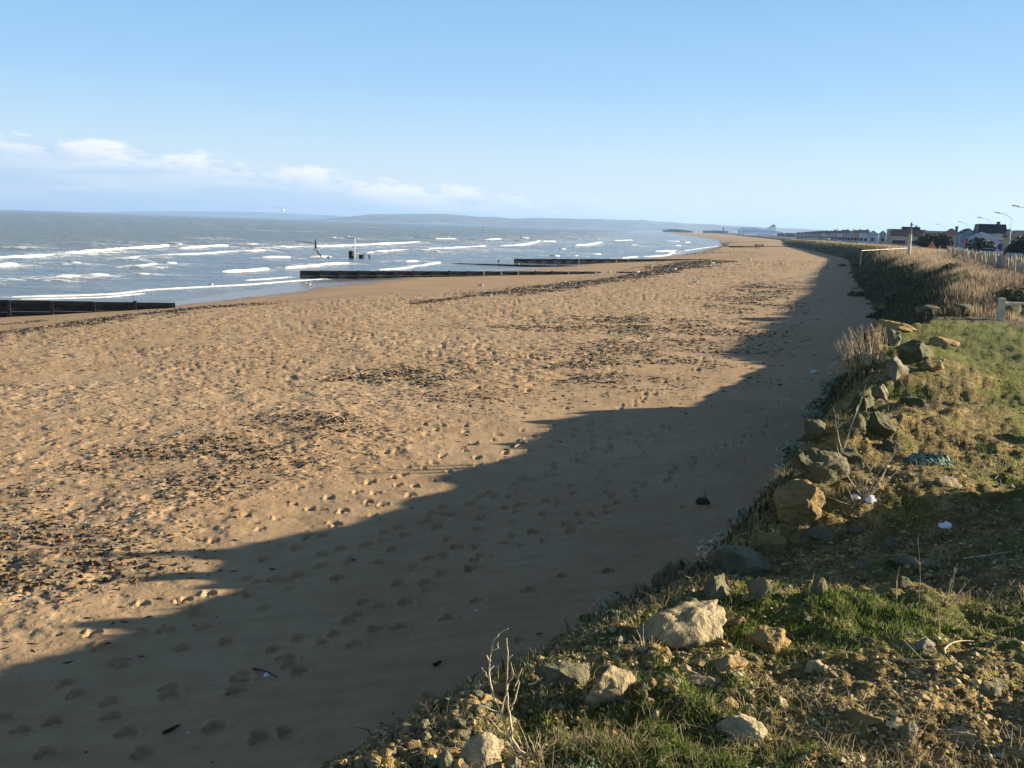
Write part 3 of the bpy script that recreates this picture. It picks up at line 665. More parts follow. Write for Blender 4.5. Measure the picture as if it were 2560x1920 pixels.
# loose gravel, crumbs of limestone: nobody could count them
def scatter_chips(name, pts, sizes, cols, mat, kind='stuff', parent=None, flat=.7):
    base = np.array([(1, 0, 0), (0, 1, 0), (-1, 0, 0), (0, -1, 0), (0, 0, 1), (0, 0, -1), (.6, .6, .5), (-.6, .6, .45), (-.6, -.6, .5), (.6, -.6, .4)], float)
    tri = np.array([(4, 0, 6), (6, 1, 4), (0, 1, 6), (4, 1, 7), (7, 2, 4), (1, 2, 7), (4, 2, 8), (8, 3, 4), (2, 3, 8), (4, 3, 9), (9, 0, 4), (3, 0, 9)])
    n = len(pts); J = rng.uniform(.65, 1.25, (n, 10, 3)); a = rng.uniform(0, 6.28, n)
    v = base[None]*J; c, s_ = np.cos(a)[:, None], np.sin(a)[:, None]
    vx = v[:, :, 0]*c-v[:, :, 1]*s_; vy = v[:, :, 0]*s_+v[:, :, 1]*c
    v = np.stack([vx, vy, v[:, :, 2]*flat], 2)*sizes[:, None, None]+pts[:, None, :]
    F = (tri[None]+np.arange(n)[:, None, None]*10).reshape(-1, 3)
    C = np.repeat(cols, 10, 0)
    return link(name, np_mesh(name, v.reshape(-1, 3), F, mat, False, {'Col': C}), parent, kind)
def bank_points(n, px0, px1, py0, py1, far=32):
    """points of the cliff top inside a view sector, denser near the viewer"""
    out_ = []
    u = rng.uniform(px0, px1, n*2)*K; v = rng.uniform(py0, py1, n*2)*K
    a = np.array([ray(p_, q_)[:] for p_, q_ in zip(u, v)]); t = (4.85-EYE)/a[:, 2]; x = a[:, 0]*t; y = a[:, 1]*t
    ok = (t > 0) & (y < far) & (y > 2) & (x > xt(y)); x, y = x[ok][:n], y[ok][:n]
    return x, y, np.maximum(bank_z(x, y), beach_z(x, y, False))
x, y, z = bank_points(34000, 700, 2320, 690, 1750)
bare = 1-veg_amount(x, y); k = (rng.random(len(x)) < .10+.9*bare) | (x < xe(y)+.3)
x, y, z = x[k], y[k], z[k]
sz = np.clip(rng.lognormal(-5.0, .55, len(x)), .003, .03)*(1+.04*y)
pal = np.array([(.40, .275, .10), (.44, .34, .16), (.26, .18, .07), (.46, .38, .22), (.16, .12, .055), (.28, .23, .13)])
cols = pal[rng.integers(0, 6, len(x))]*rng.uniform(.75, 1.15, (len(x), 1))
o = scatter_chips('gravel', np.stack([x, y, z+sz*.1], 1), sz, cols, m_pebble); tag(o, 'yellow limestone crumbs and gravel strewn over the cliff top', 'gravel')

# ------------------------------------------------------------------ grass blades (stuff)
def blades(name, x, y, z, h, w, cols, mat, lean=.5, label=None, cat=None, wind=(.0, .0)):
    n = len(x); a = rng.uniform(0, 6.28, n); fx, fy = np.cos(a), np.sin(a); b_ = rng.uniform(0, 6.28, n); ln = rng.uniform(.1, 1, n)*lean*h
    lx, ly = np.cos(b_)*ln+wind[0]*h, np.sin(b_)*ln+wind[1]*h
    P = np.stack([x, y, z-.01], 1); W = np.stack([fx, fy, 0*fx], 1)*(w/2)[:, None]
    m1 = P+np.stack([lx*.3, ly*.3, h*.55], 1); tip = P+np.stack([lx, ly, h*np.clip(1-.35*ln/h, .4, 1)], 1)
    V = np.stack([P-W, P+W, m1+W*.7, m1-W*.7, tip], 1).reshape(-1, 3); o5 = np.arange(n)[:, None]*5
    Q = o5+np.array([[0, 1, 2, 3]]); T = o5+np.array([[3, 2, 4]])
    sh_ = rng.uniform(.75, 1.2, (n, 1)); C = np.repeat(cols*sh_, 5, 0)
    o = link(name, np_mesh(name, V, [Q, T], mat, False, {'Col': C}), kind='stuff')
    return tag(o, label, cat)
GR = np.array([(.085, .15, .02), (.12, .18, .03), (.16, .19, .045), (.06, .10, .02)]); DR = np.array([(.34, .27, .15), (.27, .21, .12), (.42, .35, .22), (.20, .15, .09)])
MO = np.array([(.15, .15, .018), (.21, .18, .02), (.09, .10, .02)])
x, y, z = bank_points(170000, 800, 2330, 690, 1780)
v = veg_amount(x, y); cl = fbm(x*1.6, y*1.6, 3, 91)+.5
k = rng.random(len(x)) < np.clip((v-.25)*1.3, .03, 1)*smooth((cl-.36)/.22); x, y, z, v, cl = x[k], y[k], z[k], v[k], cl[k]
n = len(x); dry = rng.random(n) < .12+.42*smooth((fbm(x*.9, y*.9, 2, 95)+.02)/.2)
cols = np.where(dry[:, None], DR[rng.integers(0, 4, n)], GR[rng.integers(0, 4, n)])
h = rng.uniform(.02, .055, n)*(.7+.9*cl)*(1+.02*y); w = rng.uniform(.003, .006, n)*(1+.10*y)
blades('grass', x, y, z, h, w, cols, m_blade, .8, 'short green and yellowed grass growing on the cliff top', 'grass')
# moss cushions: very short blades in the bare parts
x, y, z = bank_points(90000, 800, 2330, 900, 1780, 14)
k = (fbm(x*2.3, y*2.3, 3, 97) > -.07); x, y, z = x[k], y[k], z[k]; n = len(x)
blades('moss', x, y, z, rng.uniform(.006, .018, n), rng.uniform(.006, .012, n)*(1+.05*y), MO[rng.integers(0, 3, n)], m_blade, 1.0, 'low olive and yellow moss between the stones', 'moss')
# rank growth on the near cliff slope
yy = rng.uniform(5.5, 40, 30000); tt = rng.uniform(-.05, 1.0, len(yy)); xx = xt(yy)+tt*(xe(yy)-xt(yy)); kk = fbm(xx*1.2, yy*1.2, 3, 93) > -.08; xx, yy, tt = xx[kk], yy[kk], tt[kk]; n = len(xx)
SL = np.array([(.05, .055, .025), (.08, .08, .035), (.16, .125, .07), (.035, .045, .02), (.24, .18, .11)])
blades('slope_weeds', xx, yy, bank_z(xx, yy), rng.uniform(.03, .15, n)*(1+.02*yy), rng.uniform(.006, .016, n)*(1+.05*yy), SL[rng.integers(0, 5, n)], m_dry, 1.3, 'dark straggly growth covering the shaded near cliff slope', 'weeds')
# thin dry litter of stalks
x, y, z = bank_points(9000, 900, 2330, 700, 1780)
k = fbm(x*1.1, y*1.1, 3, 98) > -.05; x, y, z = x[k], y[k], z[k]; n = len(x)
blades('dry_stalks', x, y, z+.01, rng.uniform(.04, .13, n), rng.uniform(.002, .004, n)*(1+.08*y), DR[rng.integers(0, 4, n)], m_dry, 2.2, 'thin straw coloured stalks lying in the turf', 'dry grass')
# the far bank: tall dry grass, darker growth on its shaded face
def far_points(n):
    y = rng.uniform(40, 160, n)**1.0; s = rng.uniform(-.5, 14, n); x = xt(y)+s
    m = (y > 41+.35*(x-16)); return x[m], y[m], s[m]
x, y, s = far_points(120000)
y2 = 40+(y-40)*rng.random(len(y))**.8; x = x-xt(y)+xt(y2); y = y2; z = bank_z(x, y)
n = len(x); cl = fbm(x*.5, y*.5, 3, 101)+.5; cr = smooth((s-2.6+5*(fbm(x*.3, y*.3, 2, 102)))/3)
k = rng.random(n) < np.clip(.25+.9*smooth((cl-.33)/.25), 0, 1)
x, y, z, s, cl, cr = x[k], y[k], z[k], s[k], cl[k], cr[k]; n = len(x)
tall = rng.random(n) < cr
TD = np.array([(.42, .32, .21), (.34, .25, .165), (.50, .40, .27), (.36, .27, .19)]); TG = np.array([(.08, .10, .045), (.13, .14, .06), (.20, .17, .10), (.06, .075, .045)])
cols = np.where(tall[:, None], TD[rng.integers(0, 4, n)], TG[rng.integers(0, 4, n)])
h = np.where(tall, rng.uniform(.25, .7, n)*(.6+.7*cl)*(1-.55*smooth((s-4)/3)*smooth((85-y)/15)), rng.uniform(.12, .40, n)); w = np.where(tall, rng.uniform(.010, .022, n), rng.uniform(.03, .07, n))*(.6+y/90)
blades('tall_dry_grass', x, y, z, h, w, cols, m_dry, .45, 'tall mauve-brown dry grass and dark weeds covering the bank before the picket fence', 'dry grass', wind=(-.15, -.05))
# scrub farther along the coast
yy = rng.uniform(150, 700, 26000); s = rng.uniform(-.5, 16, len(yy)); xx = xt(yy)+s; zz1 = bank_z(xx, yy); n = len(xx); tall = rng.random(n) < smooth((s-4)/4)
cols = np.where(tall[:, None], TD[rng.integers(0, 4, n)], TG[rng.integers(0, 4, n)])
blades('distant_scrub', xx, yy, zz1, rng.uniform(.2, .5, n), rng.uniform(.1, .3, n), cols, m_dry, .5, 'grey green scrub on the distant sea bank', 'scrub')

# ------------------------------------------------------------------ seaweed on the sand (stuff)
def weed_mesh():
    n0 = 420000; yy = 8+rng.random(n0)**1.7*190; f_ = rng.random(n0); xx = xr(yy)-6+f_*(xt(yy)-xr(yy)+5)
    d = weed_density(xx, yy)+.02*smooth((fbm(xx*.3, yy*.3, 2, 66)+.3)/.4)*smooth((xt(yy)-xx-5)/4)
    k = rng.random(n0) < np.clip(1.6*d*(.15+.85*np.clip(32/yy, 0, 1)), 0, 1); return xx[k], yy[k], d[k]
x, y, d = weed_mesh(); n = min(len(x), 130000); q = rng.permutation(len(x))[:n]; x, y, d = x[q], y[q], d[q]; z = beach_z(x, y)
SW = np.array([(.035, .026, .018), (.06, .04, .02), (.12, .055, .018), (.05, .045, .03), (.16, .10, .035), (.025, .022, .02), (.10, .10, .10)])
L = rng.uniform(.025, .085, n)*(1+.025*np.clip(y-15, 0, 200)); W = L*rng.uniform(.15, .5, n); a = rng.uniform(-.6, .9, n)+rng.choice([0, 1.57], n, p=[.7, .3])
hgt_ = rng.uniform(.004, .028, n)*(1+np.clip(d, 0, 1)*1.2)*(1+.012*y)
ux, uy = np.cos(a)*L, np.sin(a)*L; vx, vy = -np.sin(a)*W, np.cos(a)*W; Z = z+.002
V = np.stack([np.stack([x-ux, y-uy, Z+rng.uniform(0, 1, n)*hgt_*.4], 1), np.stack([x+vx, y+vy, Z+hgt_*.2], 1), np.stack([x-vx*.3, y-vy*.3, Z+hgt_], 1), np.stack([x-vx, y-vy, Z+hgt_*.1], 1), np.stack([x+ux, y+uy, Z+rng.uniform(0, 1, n)*hgt_*.5], 1)], 1).reshape(-1, 3)
o5 = np.arange(n)[:, None]*5; F = np.concatenate([o5+np.array([[0, 1, 2]]), o5+np.array([[0, 2, 3]]), o5+np.array([[1, 4, 2]]), o5+np.array([[2, 4, 3]])])[:, ::-1]
o = link('seaweed', np_mesh('seaweed', V, F, m_weed, False, {'Col': np.repeat(SW[rng.integers(0, 7, n)]*rng.uniform(.7, 1.3, (n, 1)), 5, 0)}), kind='stuff'); tag(o, 'dark brown and rusty seaweed scraps in drifts along the beach', 'seaweed')
print('weed', n)
# shell and stone specks
n = 700; y = 8+rng.random(n)**1.6*70; x = xr(y)+rng.random(n)*(xt(y)-xr(y)); z = beach_z(x, y)
cols = np.where(rng.random((n, 1)) < .55, np.array([[.75, .74, .70]]), np.array([[.06, .055, .05]]))
o = scatter_chips('shells', np.stack([x, y, z], 1), rng.uniform(.006, .016, n)*(1+y*.03), cols, m_pebble, flat=.5); tag(o, 'broken white shells and dark pebbles sprinkled over the sand', 'shells')

# ------------------------------------------------------------------ dead weeds, canes, tufts: each a thing
def stem_pts(b, tip, sag=.0, n=7, wob=.02):
    b, tip = Vector(b), Vector(tip); L = (tip-b).length; a = Vector((rnd.gauss(0, 1), rnd.gauss(0, 1), 0))*wob*L
    return [b.lerp(tip, t)+a*math.sin(math.pi*t)+Vector((0, 0, sag*L*math.sin(math.pi*t)))+Vector((rnd.gauss(0, 1), rnd.gauss(0, 1), 0))*wob*.15*L for t in [i/(n-1) for i in range(n)]]
def cam_pt(px, py, depth): return at(px*K, py*K, depth)
def dead_weed(label, base, tips, r=.006, twigs=3, cat='dead weed', name='dead_weed', dy=None, mat=None):
    """base (reading px) on the ground, tips reading px at about the same distance"""
    p = hit(*base); root = thing(name, label, cat, p)
    for i, t in enumerate(tips):
        b0 = Vector((rnd.gauss(0, .012), rnd.gauss(0, .012), -.02))
        tip = cam_pt(t[0], t[1], p.y+(rnd.uniform(-.1, .1) if dy is None else dy))-p
        pts = stem_pts(b0, tip, 0, 8, .035); mb = MB(); mb.tube(pts, [r*(1-.7*k/7) for k in range(8)], 5)
        for _ in range(twigs):
            k = rnd.randrange(2, 7); q = pts[k]; L = (tip-b0).length*rnd.uniform(.08, .2); d = Vector((rnd.gauss(0, .6), rnd.gauss(0, .4), .8)).normalized()*L
            mb.tube([q, q+d*.5+Vector((rnd.gauss(0, .1)*L, 0, 0)), q+d], [r*.5, r*.4, r*.2], 4)
        mb.build('stem', mat or m_stem, root)
    return root
def traced_weed(label, base, lines, k, ox, oy, r):
    p = hit(*base); root = thing('dead_weed', label, 'dead weed', p)
    for j, ln in enumerate(lines):
        dy = rnd.uniform(-.06, .06); n = len(ln); pts = [at(ox+a/k, oy+b_/k, p.y+dy*i/n)-p for i, (a, b_) in enumerate(ln)]
        fine = []
        for i in range(n-1):
            for t in (0, .33, .66): fine.append(pts[i].lerp(pts[i+1], t)+Vector((rnd.gauss(0, .002), 0, rnd.gauss(0, .002))))
        fine.append(pts[-1]); m_ = len(fine); rr_ = r if j < 3 else r*.6
        MB().tube(fine, [rr_*(1-.65*i/m_) for i in range(m_)], 6).build('stem' if j < 3 else 'twig', m_stem, root)
    return root
traced_weed('tall bare twigs rising from the bottom edge, one arching over at its tip', (1157, 1640), [[(1490, 1385), (1400, 1350), (1330, 1280), (1290, 1180), (1250, 1050), (1195, 930), (1170, 820), (1170, 720), (1185, 640), (1200, 560), (1235, 510), (1300, 475)], [(1480, 1380), (1380, 1310), (1330, 1230), (1315, 1100), (1300, 1000), (1290, 860), (1300, 680), (1290, 540)],
    [(1320, 1240), (1312, 1060), (1345, 960), (1380, 840)], [(1170, 820), (1140, 780), (1118, 742)], [(1185, 630), (1228, 610), (1232, 568)], [(1172, 770), (1205, 730)], [(1170, 700), (1150, 655)], [(1250, 1060), (1275, 960), (1305, 860), (1340, 790), (1318, 705)], [(1300, 690), (1330, 658)], [(1340, 900), (1375, 800), (1398, 745)], [(1250, 1055), (1190, 1040), (1140, 1010)],
    [(1300, 1230), (1230, 1170), (1190, 1110), (1120, 1060)], [(1440, 860), (1500, 840), (1535, 815)], [(1320, 1290), (1240, 1200), (1150, 1150)], [(1400, 1300), (1380, 1240), (1350, 1180)], [(1490, 1380), (1470, 1280), (1440, 1210)], [(1495, 1380), (1530, 1300), (1570, 1220)], [(1500, 1385), (1580, 1340), (1650, 1320), (1740, 1270)], [(1500, 1380), (1520, 1310), (1500, 1260)]], 2.765, 800, 1400, .0062)
dead_weed('tangle of short dry twigs at the foot of the tall bare ones', (1150, 1640), [(1120, 1560), (1165, 1580), (1210, 1590), (1230, 1615), (1050, 1580), (1075, 1610), (1180, 1600)], .003, 4)
dead_weed('small forked dry stalk before the slab standing on edge', (1262, 1520), [(1252, 1440), (1268, 1445)], .0035, 1)
dead_weed('tuft of dry yellow blades on the cliff edge above the standing slab', (1395, 1405), [(1375, 1360), (1390, 1350), (1382, 1368), (1408, 1372), (1430, 1375), (1440, 1380), (1366, 1372)], .003, 0)
dead_weed('bundle of stiff straw coloured stems in the shaded strip at the right', (2045, 1310), [(2030, 1270), (2062, 1225), (2070, 1215), (2098, 1248), (2110, 1265), (2055, 1250), (2035, 1285)], .0045, 2)
dead_weed('single tall thin stalk standing against the shaded strip', (1987, 1300), [(1983, 1155)], .0035, 3)
dead_weed('shorter thick stalk left of the single tall one', (1942, 1292), [(1944, 1222)], .0045, 0)
dead_weed('low dry stems at the right end of the shaded strip', (2140, 1305), [(2150, 1265), (2160, 1280), (2130, 1275)], .0035, 1)
dead_weed('sprawling dry bush with upright stems behind the big golden block', (1870, 1075), [(1808, 960), (1790, 975), (1848, 1000), (1862, 985), (1896, 990), (1918, 1010), (1942, 935), (1950, 1005), (1930, 985), (1835, 1020)], .007, 3)
dead_weed('tangle of grey dead twigs over white litter beside the golden block', (1850, 1090), [(1800, 1060), (1830, 1050), (1900, 1050), (1930, 1060), (1880, 1045), (1780, 1070), (1910, 1080), (1845, 1065)], .004, 5)
dead_weed('forked reddish cane with an orange tip leaning over the beach', (1820, 975), [(1872, 832), (1800, 880)], .010, 1, 'cane', 'cane')
dead_weed('two parallel dry canes lying under the leaning slab', (1972, 852), [(1945, 822), (1952, 818)], .012, 0, 'cane', 'cane')
dead_weed('small pale twigs tangled on a yellow stone in the middle of the turf', (1900, 1018), [(1940, 965), (1880, 995), (1915, 1000), (1930, 1010), (1890, 1000)], .005, 3)
dead_weed('thin grass stalk poking up at the bottom edge over the dark sand', (310, 1672), [(328, 1600)], .003, 0)
for i, (bx, by) in enumerate([(1835, 760), (1850, 748), (1865, 752), (1880, 745), (1822, 770), (1895, 742)]):
    dead_weed('pale feathery dry grass clump leaning out from the cliff edge at its far corner', (bx+15, by+40), [(bx+rnd.uniform(-22, 22), by-rnd.uniform(0, 50)) for _ in range(16)], .009, 2, 'dry grass', 'dry_grass_clump', None, m_stem)['group'] = 'feathery clumps at the far corner of the cliff edge'
for (bx, by, lab) in [(1612, 985, 'dry seed heads rising left of the mossy capped boulder'), (1655, 965, 'pair of dry stalks against the shaded sand above the mossy capped boulder'), (1700, 880, 'thin dark stalks at the cliff foot near the shaded sand'), (1760, 790, 'short dry sprigs on the shaded sand by the feathery clumps')]:
    dead_weed(lab, (bx, by+55), [(bx+rnd.uniform(-14, 14), by-rnd.uniform(-8, 18)) for _ in range(5)], .006, 2)
def bush(name, label, cat, p, r, n, mat_, leaf=.05, flat=.6, cols=None, up=.4):
    root = thing(name, label, cat, p); Vs, Fs = [], []
    for i in range(n):
        d = Vector((rnd.gauss(0, 1), rnd.gauss(0, 1), abs(rnd.gauss(0, 1))*flat)); d = d.normalized()*r*rnd.random()**.35; d.z *= flat*1.2
        nrm = (d.normalized()+Vector((rnd.gauss(0, .5), rnd.gauss(0, .5), up))).normalized(); t = nrm.cross(Vector((rnd.random(), rnd.random(), .3))).normalized(); s_ = nrm.cross(t)
        L = leaf*rnd.uniform(.6, 1.4); b0 = len(Vs); Vs += [d-t*L, d+s_*L*.45, d+t*L+nrm*L*.3, d-s_*L*.45]; Fs.append((b0, b0+1, b0+2, b0+3))
    me = bpy.data.meshes.new('foliage'); me.from_pydata([v[:] for v in Vs], [], Fs); me.materials.append(mat_); link('foliage', me, root)
    mb = MB()
    for _ in range(6): mb.tube([Vector((0, 0, -.03)), Vector((rnd.gauss(0, r*.4), rnd.gauss(0, r*.4), r*flat*.7))], [r*.03, r*.012], 4)
    mb.build('stem', m_stem, root); return root
m_darkleaf = plain('dark_bush_leaf', (.05, .075, .03), .7, .5, 6.0)
def bush_px(px, py, w, label, name='bush', cat='bush', m=None, n=260, leaf=.1, flat=.6, group=None):
    p = hit(px, py); mpp = p.y/FPX*K; o = bush(name, label, cat, p, w*mpp/2, n, m or m_darkleaf, leaf*w*mpp, flat)
    if group: o['group'] = group
    return o
bush_px(1517, 1088, 34, 'small round dark green tuft growing alone on the shaded sand', 'sand_tuft', 'plant', n=500, leaf=.07, flat=.8)
bush_px(1330, 1330, 44, 'broad-leaved sea plant on shaded sand at the cliff foot, right of two', 'sea_kale', 'plant', m_leafg, 120, .16, .4)
bush_px(1268, 1340, 44, 'broad-leaved sea plant on shaded sand at the cliff foot, left of two', 'sea_kale', 'plant', m_leafg, 90, .16, .35)
bush_px(1165, 1370, 14, 'tiny dark seedling on the sand left of the two sea plants', 'sea_kale', 'plant', m_leafg, 30, .2, .35)
bush_px(2010, 1000, 95, 'blue green leafy plant in the middle of the turf', 'sea_kale', 'plant', m_leafb, 600, .09, .4)
bush_px(1980, 1490, 36, 'small bright green rosette of leaves beside a dark hollow in the moss', 'rosette', 'plant', m_leafg, 140, .2, .3).location = hit(1690, 1488)
bush_px(1120, 1500, 42, 'fresh green tuft behind the tall bare twigs', 'green_tuft', 'plant', plain('fresh_green', (.09, .19, .03), .6, .4, 9.0), 260, .13, .6)
bush_px(1250, 1650, 120, 'leafy green herb at the bottom edge right of the pale block', 'green_tuft', 'plant', m_leafg, 500, .07, .35)
bush_px(1090, 1605, 60, 'small green herb between the rubble and the tall bare twigs', 'green_tuft', 'plant', m_leafg, 200, .1, .4)
p = bush_px(2058, 590, 60, 'dark green bush among the tall dry grass of the bank', n=500, leaf=.07); 
bush_px(2062, 562, 26, 'smaller dark bush on the skyline of the bank near the picket fence', n=260, leaf=.08, flat=.9)
bush_px(1895, 688, 46, 'dark rounded shrub at the foot of the bank beside the beach', n=300, leaf=.08)
bush_px(2190, 655, 90, 'dark shrub behind the wooden rail at the right edge', n=500, leaf=.06, flat=.7)
for i, (px, py, w) in enumerate([(1850, 640, 40), (1870, 610, 40), (1900, 625, 50), (1930, 650, 50), (1960, 610, 46), (1990, 630, 46), (1860, 575, 36), (1900, 590, 44), (1940, 585, 44), (2010, 600, 40), (1980, 580, 34), (2100, 625, 44), (2040, 640, 44), (2140, 640, 40), (1835, 560, 24), (1820, 575, 20)]):
    bush_px(px, py, w, 'low grey green shrub on the shaded face of the far bank', 'shrub', 'shrub', n=260, leaf=.08, flat=.55, group='low shrubs on the shaded face of the far bank')
for i in range(64):                                       # growth along the near cliff foot
    y0 = rnd.uniform(7.5, 31); x0 = float(xt(y0))+rnd.uniform(-.1, .55)*float(xe(y0)-xt(y0)); r0 = rnd.uniform(.12, .28)*(1+.03*y0)
    o = bush('weed_clump', 'dark straggly weeds on the shaded slope between cliff edge and sand', 'weeds', (x0, y0, ground(x0, y0)), r0, 150, rnd.choice([m_darkleaf, m_leafg, m_leafb, m_stem]), .045, .7); o['group'] = 'weeds on the near cliff slope'

# ------------------------------------------------------------------ wooden rails by the turf
def rail_fence(name, label, pts, hpost, rpost, rrail, zr=.78, square=False, pmat=None, mat=None):
    root = thing(name, label, 'fence', pts[0])
    L = [Vector(p)-Vector(pts[0]) for p in pts]
    for p in L:
        mb = MB()
        if square: mb.box(p+Vector((0, 0, hpost/2-.15)), (rpost*2, rpost*2, hpost+.3), -.12)
        else: mb.tube([p-Vector((0, 0, .3)), p+Vector((0, 0, hpost))], rpost, 12)
        mb.build('post', pmat or m_railw, root)
    for a, b_ in zip(L[:-1], L[1:]):
        MB().tube([a+Vector((0, 0, hpost*zr)), b_+Vector((0, 0, hpost*zr))], rrail, 10).build('rail', mat or m_railw, root)
    return root
p0 = hit(2160, 690); p1 = Vector((p0.x+2.4, p0.y-.1, p0.z)); p2 = Vector((p0.x+4.8, p0.y-.2, p0.z))
rail_fence('rail_fence', 'low wooden rail on square posts at the far edge of the turf', [p0-Vector((0, 0, .02)), p1, p2], .86, .11, .055, .77, True)
pts = []
for i, (sx, yy) in enumerate([(2154, 97), (2190, 106), (2212, 113), (2240, 122), (2262, 131), (2280, 140)]):
    q = at(sx, 620, yy); g = float(bank_z(np.array([q.x]), np.array([yy]))[0]); pts.append((q.x, yy, g))
rail_fence('handrail', 'sunlit pale handrail on thin posts rising out of the dry grass', [(p[0], p[1], 4.75) for p in pts], 1.12, .04, .03, .98, pmat=m_timberp)

# ------------------------------------------------------------------ chestnut picket fence on the bank
root = thing('picket_fence', 'long fence of uneven grey wooden pickets running along the top of the bank', 'fence', (26, 51, 5.3))
pk = []
for i in range(6):
    mb = MB(); w = rnd.uniform(.07, .13); pts = [Vector((rnd.gauss(0, .01), 0, -.4)), Vector((rnd.gauss(0, .02), rnd.gauss(0, .01), .4)), Vector((rnd.gauss(0, .015), 0, .85)), Vector((rnd.gauss(0, .01), 0, 1.05))]
    mb.tube(pts, [w*.55, w*.55, w*.5, w*.16], 6); pk.append(mb.mesh('picket', m_greywood))
N = 292; A0, A1 = Vector((22.5, 41.5)), Vector((50.6, 118))
for i in range(N):
    t = i/N; q = A0.lerp(A1, t); g = max(4.9, float(bank_z(np.array([q.x]), np.array([q.y]))[0])-.1)
    if rnd.random() < .04: continue
    o = link('picket', pk[rnd.randrange(6)], root); o.location = (q.x-26+rnd.gauss(0, .03), q.y-51, g-5.3); o.rotation_euler = (rnd.gauss(0, .05), rnd.gauss(0, .09), rnd.uniform(0, 6)); o.scale = (1, 1, rnd.uniform(.85, 1.2))
for hz in (.35, .8):
    mb = MB(); mb.tube([Vector((A0.lerp(A1, k/30).x-26, A0.lerp(A1, k/30).y-51, max(4.9, float(bank_z(np.array([A0.lerp(A1, k/30).x]), np.array([A0.lerp(A1, k/30).y]))[0])-.1)-5.3+hz)) for k in range(31)], .012, 4); mb.build('wire', m_wire, root)

# ------------------------------------------------------------------ groynes
def groyne(label, a, b_, ta, tb, bay=2.4, breaks=(), pale=(.5, 1), depth=.9, sx=None):
    """a,b: plan points seaward -> landward; ta,tb: top heights"""
    a, b_ = Vector(a), Vector(b_); L = (b_-a).length; d = (b_-a)/L; rz = math.atan2(d.y, d.x); root = thing('groyne', label, 'groyne', (a.x, a.y, 0), rz)
    nb = max(2, int(L/bay)); w = L/nb
    for i in range(nb):
        t = (i+.5)/nb; top = ta+(tb-ta)*t
        if any(lo < t < hi for lo, hi in breaks): continue
        base = float(beach_base(np.array([a.x+d.x*L*t]), np.array([a.y+d.y*L*t]))[0]); bot = min(base, top)-depth
        if top < base+.12: top = base+.12+.25*(1-t)
        nbd = 3 if bay < 3 else 1; hh = (top-bot)/nbd
        for k in range(nbd): MB().box(((i+.5)*w, rnd.gauss(0, .008), bot+hh*(k+.5)), (w-.03, .09, hh-.02), rnd.gauss(0, .002)).build('board', m_timber, root)
        mb = MB(); e = rnd.uniform(-.02, .10) if rnd.random() < .4 else rnd.uniform(-.05, .02)
        mb.box((i*w, -.12, (bot+top+e)/2), (.20, .17, top+e-bot)); mb.build('post', m_timberp if pale[0] < t < pale[1] and rnd.random() < .55 else m_timber, root)
        MB().box(((i+.5)*w, -.07, top-.18), (w-.22, .06, .14)).build('waling', m_timber, root)
    return root
groyne('nearest black wooden groyne at the left edge, sinking into the sand at its right end', (-62, 56.5), (-22.6, 66.3), 1.65, 1.38, 2.5, (), (2, 3), 1.2)
groyne('long black groyne reaching into the water mid beach, pale posts on its right half', (-26.3, 122.5), (22.5, 137.5), .9, 1.62, 2.3, ((.775, .815),), (.45, .97), .9)
groyne('black groyne beyond the long one with its seaward end in surf', (-.3, 193), (40, 206), .85, 1.62, 2.6, (), (.3, .9))
groyne('low half sunken groyne in the shallows between two higher ones', (-14, 180), (11, 178), .12, .45, 3.2, (), (2, 3))
groyne('short dark groyne past the second surf-washed one', (45, 266), (71, 292), .85, 1.55, 4, (), (2, 3))
groyne('thick dark groyne just in front of the walking group', (80, 378), (93, 383), .95, 1.45, 4, (), (2, 3))
groyne('long thin groyne right behind the walking group', (83, 402), (118, 408), 1.05, 1.9, 5, (), (2, 3))
groyne('small dark groyne at the water edge beyond the walking group', (114, 560), (132, 572), 1.0, 1.35, 5, (), (2, 3))
groyne('farthest visible groyne, a thin dark line on the sand', (143, 615), (168, 640), 1.2, 1.8, 6, (), (2, 3))
# pile stumps in the surf and the marker beside them
def stump(label, x, y, w, h, n):
    root = thing('pile_cluster', label, 'piles', (x, y, 0))
    for i in range(n):
        a = 6.28*i/n; q = Vector((math.cos(a)*w*.3, math.sin(a)*w*.3, 0)) if n > 1 else Vector((0, 0, 0)); MB().tube([q-Vector((0, 0, 1)), q+Vector((0, 0, h*rnd.uniform(.88, 1)))], [w*.22 if n > 1 else w/2]*2, 8).build('pile', m_timber, root)
    MB().tube([Vector((0, 0, h*.45)), Vector((0, 0, h*.62))], w*.55, 12).build('band', m_timber, root)
    return root
stump('tallest cluster of black piles standing in the surf below the pale marker pole', -31.7, 193, .98, 1.4, 6)
stump('second lower cluster of black piles to the right of the tall one in the surf', -29.7, 193, 1.05, .75, 6)
stump('single thin black pile at the right end of the pile clusters', -28.3, 193.5, .3, .7, 1)
stump('lone dark pile head off the end of the surf-washed groyne', -3.4, 196, .3, .45, 1)
root = thing('marker_pole', 'thin pale marker pole with a cross top standing in the surf', 'marker', (-31.3, 194.3, 0)); MB().tube([(0, 0, -1), (.1, 0, 4.0)], [.09, .07], 8).build('pole', m_whiteb, root); MB().box((.1, 0, 4.0), (.34, .06, .14)).box((.1, 0, 3.8), (.2, .06, .1)).build('topmark', m_whiteb, root)
for (sx, sy, d, lab) in [(1833, 636, 300, 'slender pale pole on the sand before the walking group'), (2071, 634, 150, 'slender dark pole on the sand near the dunes')]:
    q = at(sx, sy, d); zb = float(beach_base(np.array([q.x]), np.array([d]))[0]); r_ = thing('beach_pole', lab, 'pole', (q.x, d, zb)); MB().tube([(0, 0, -.3), (0, 0, 1.9)], .05, 6).build('pole', m_timberp if sx < 1900 else m_timber, r_); MB().tube([(0, 0, 1.9), (0, 0, 2.02)], .08, 6).build('cap', m_timber, r_)

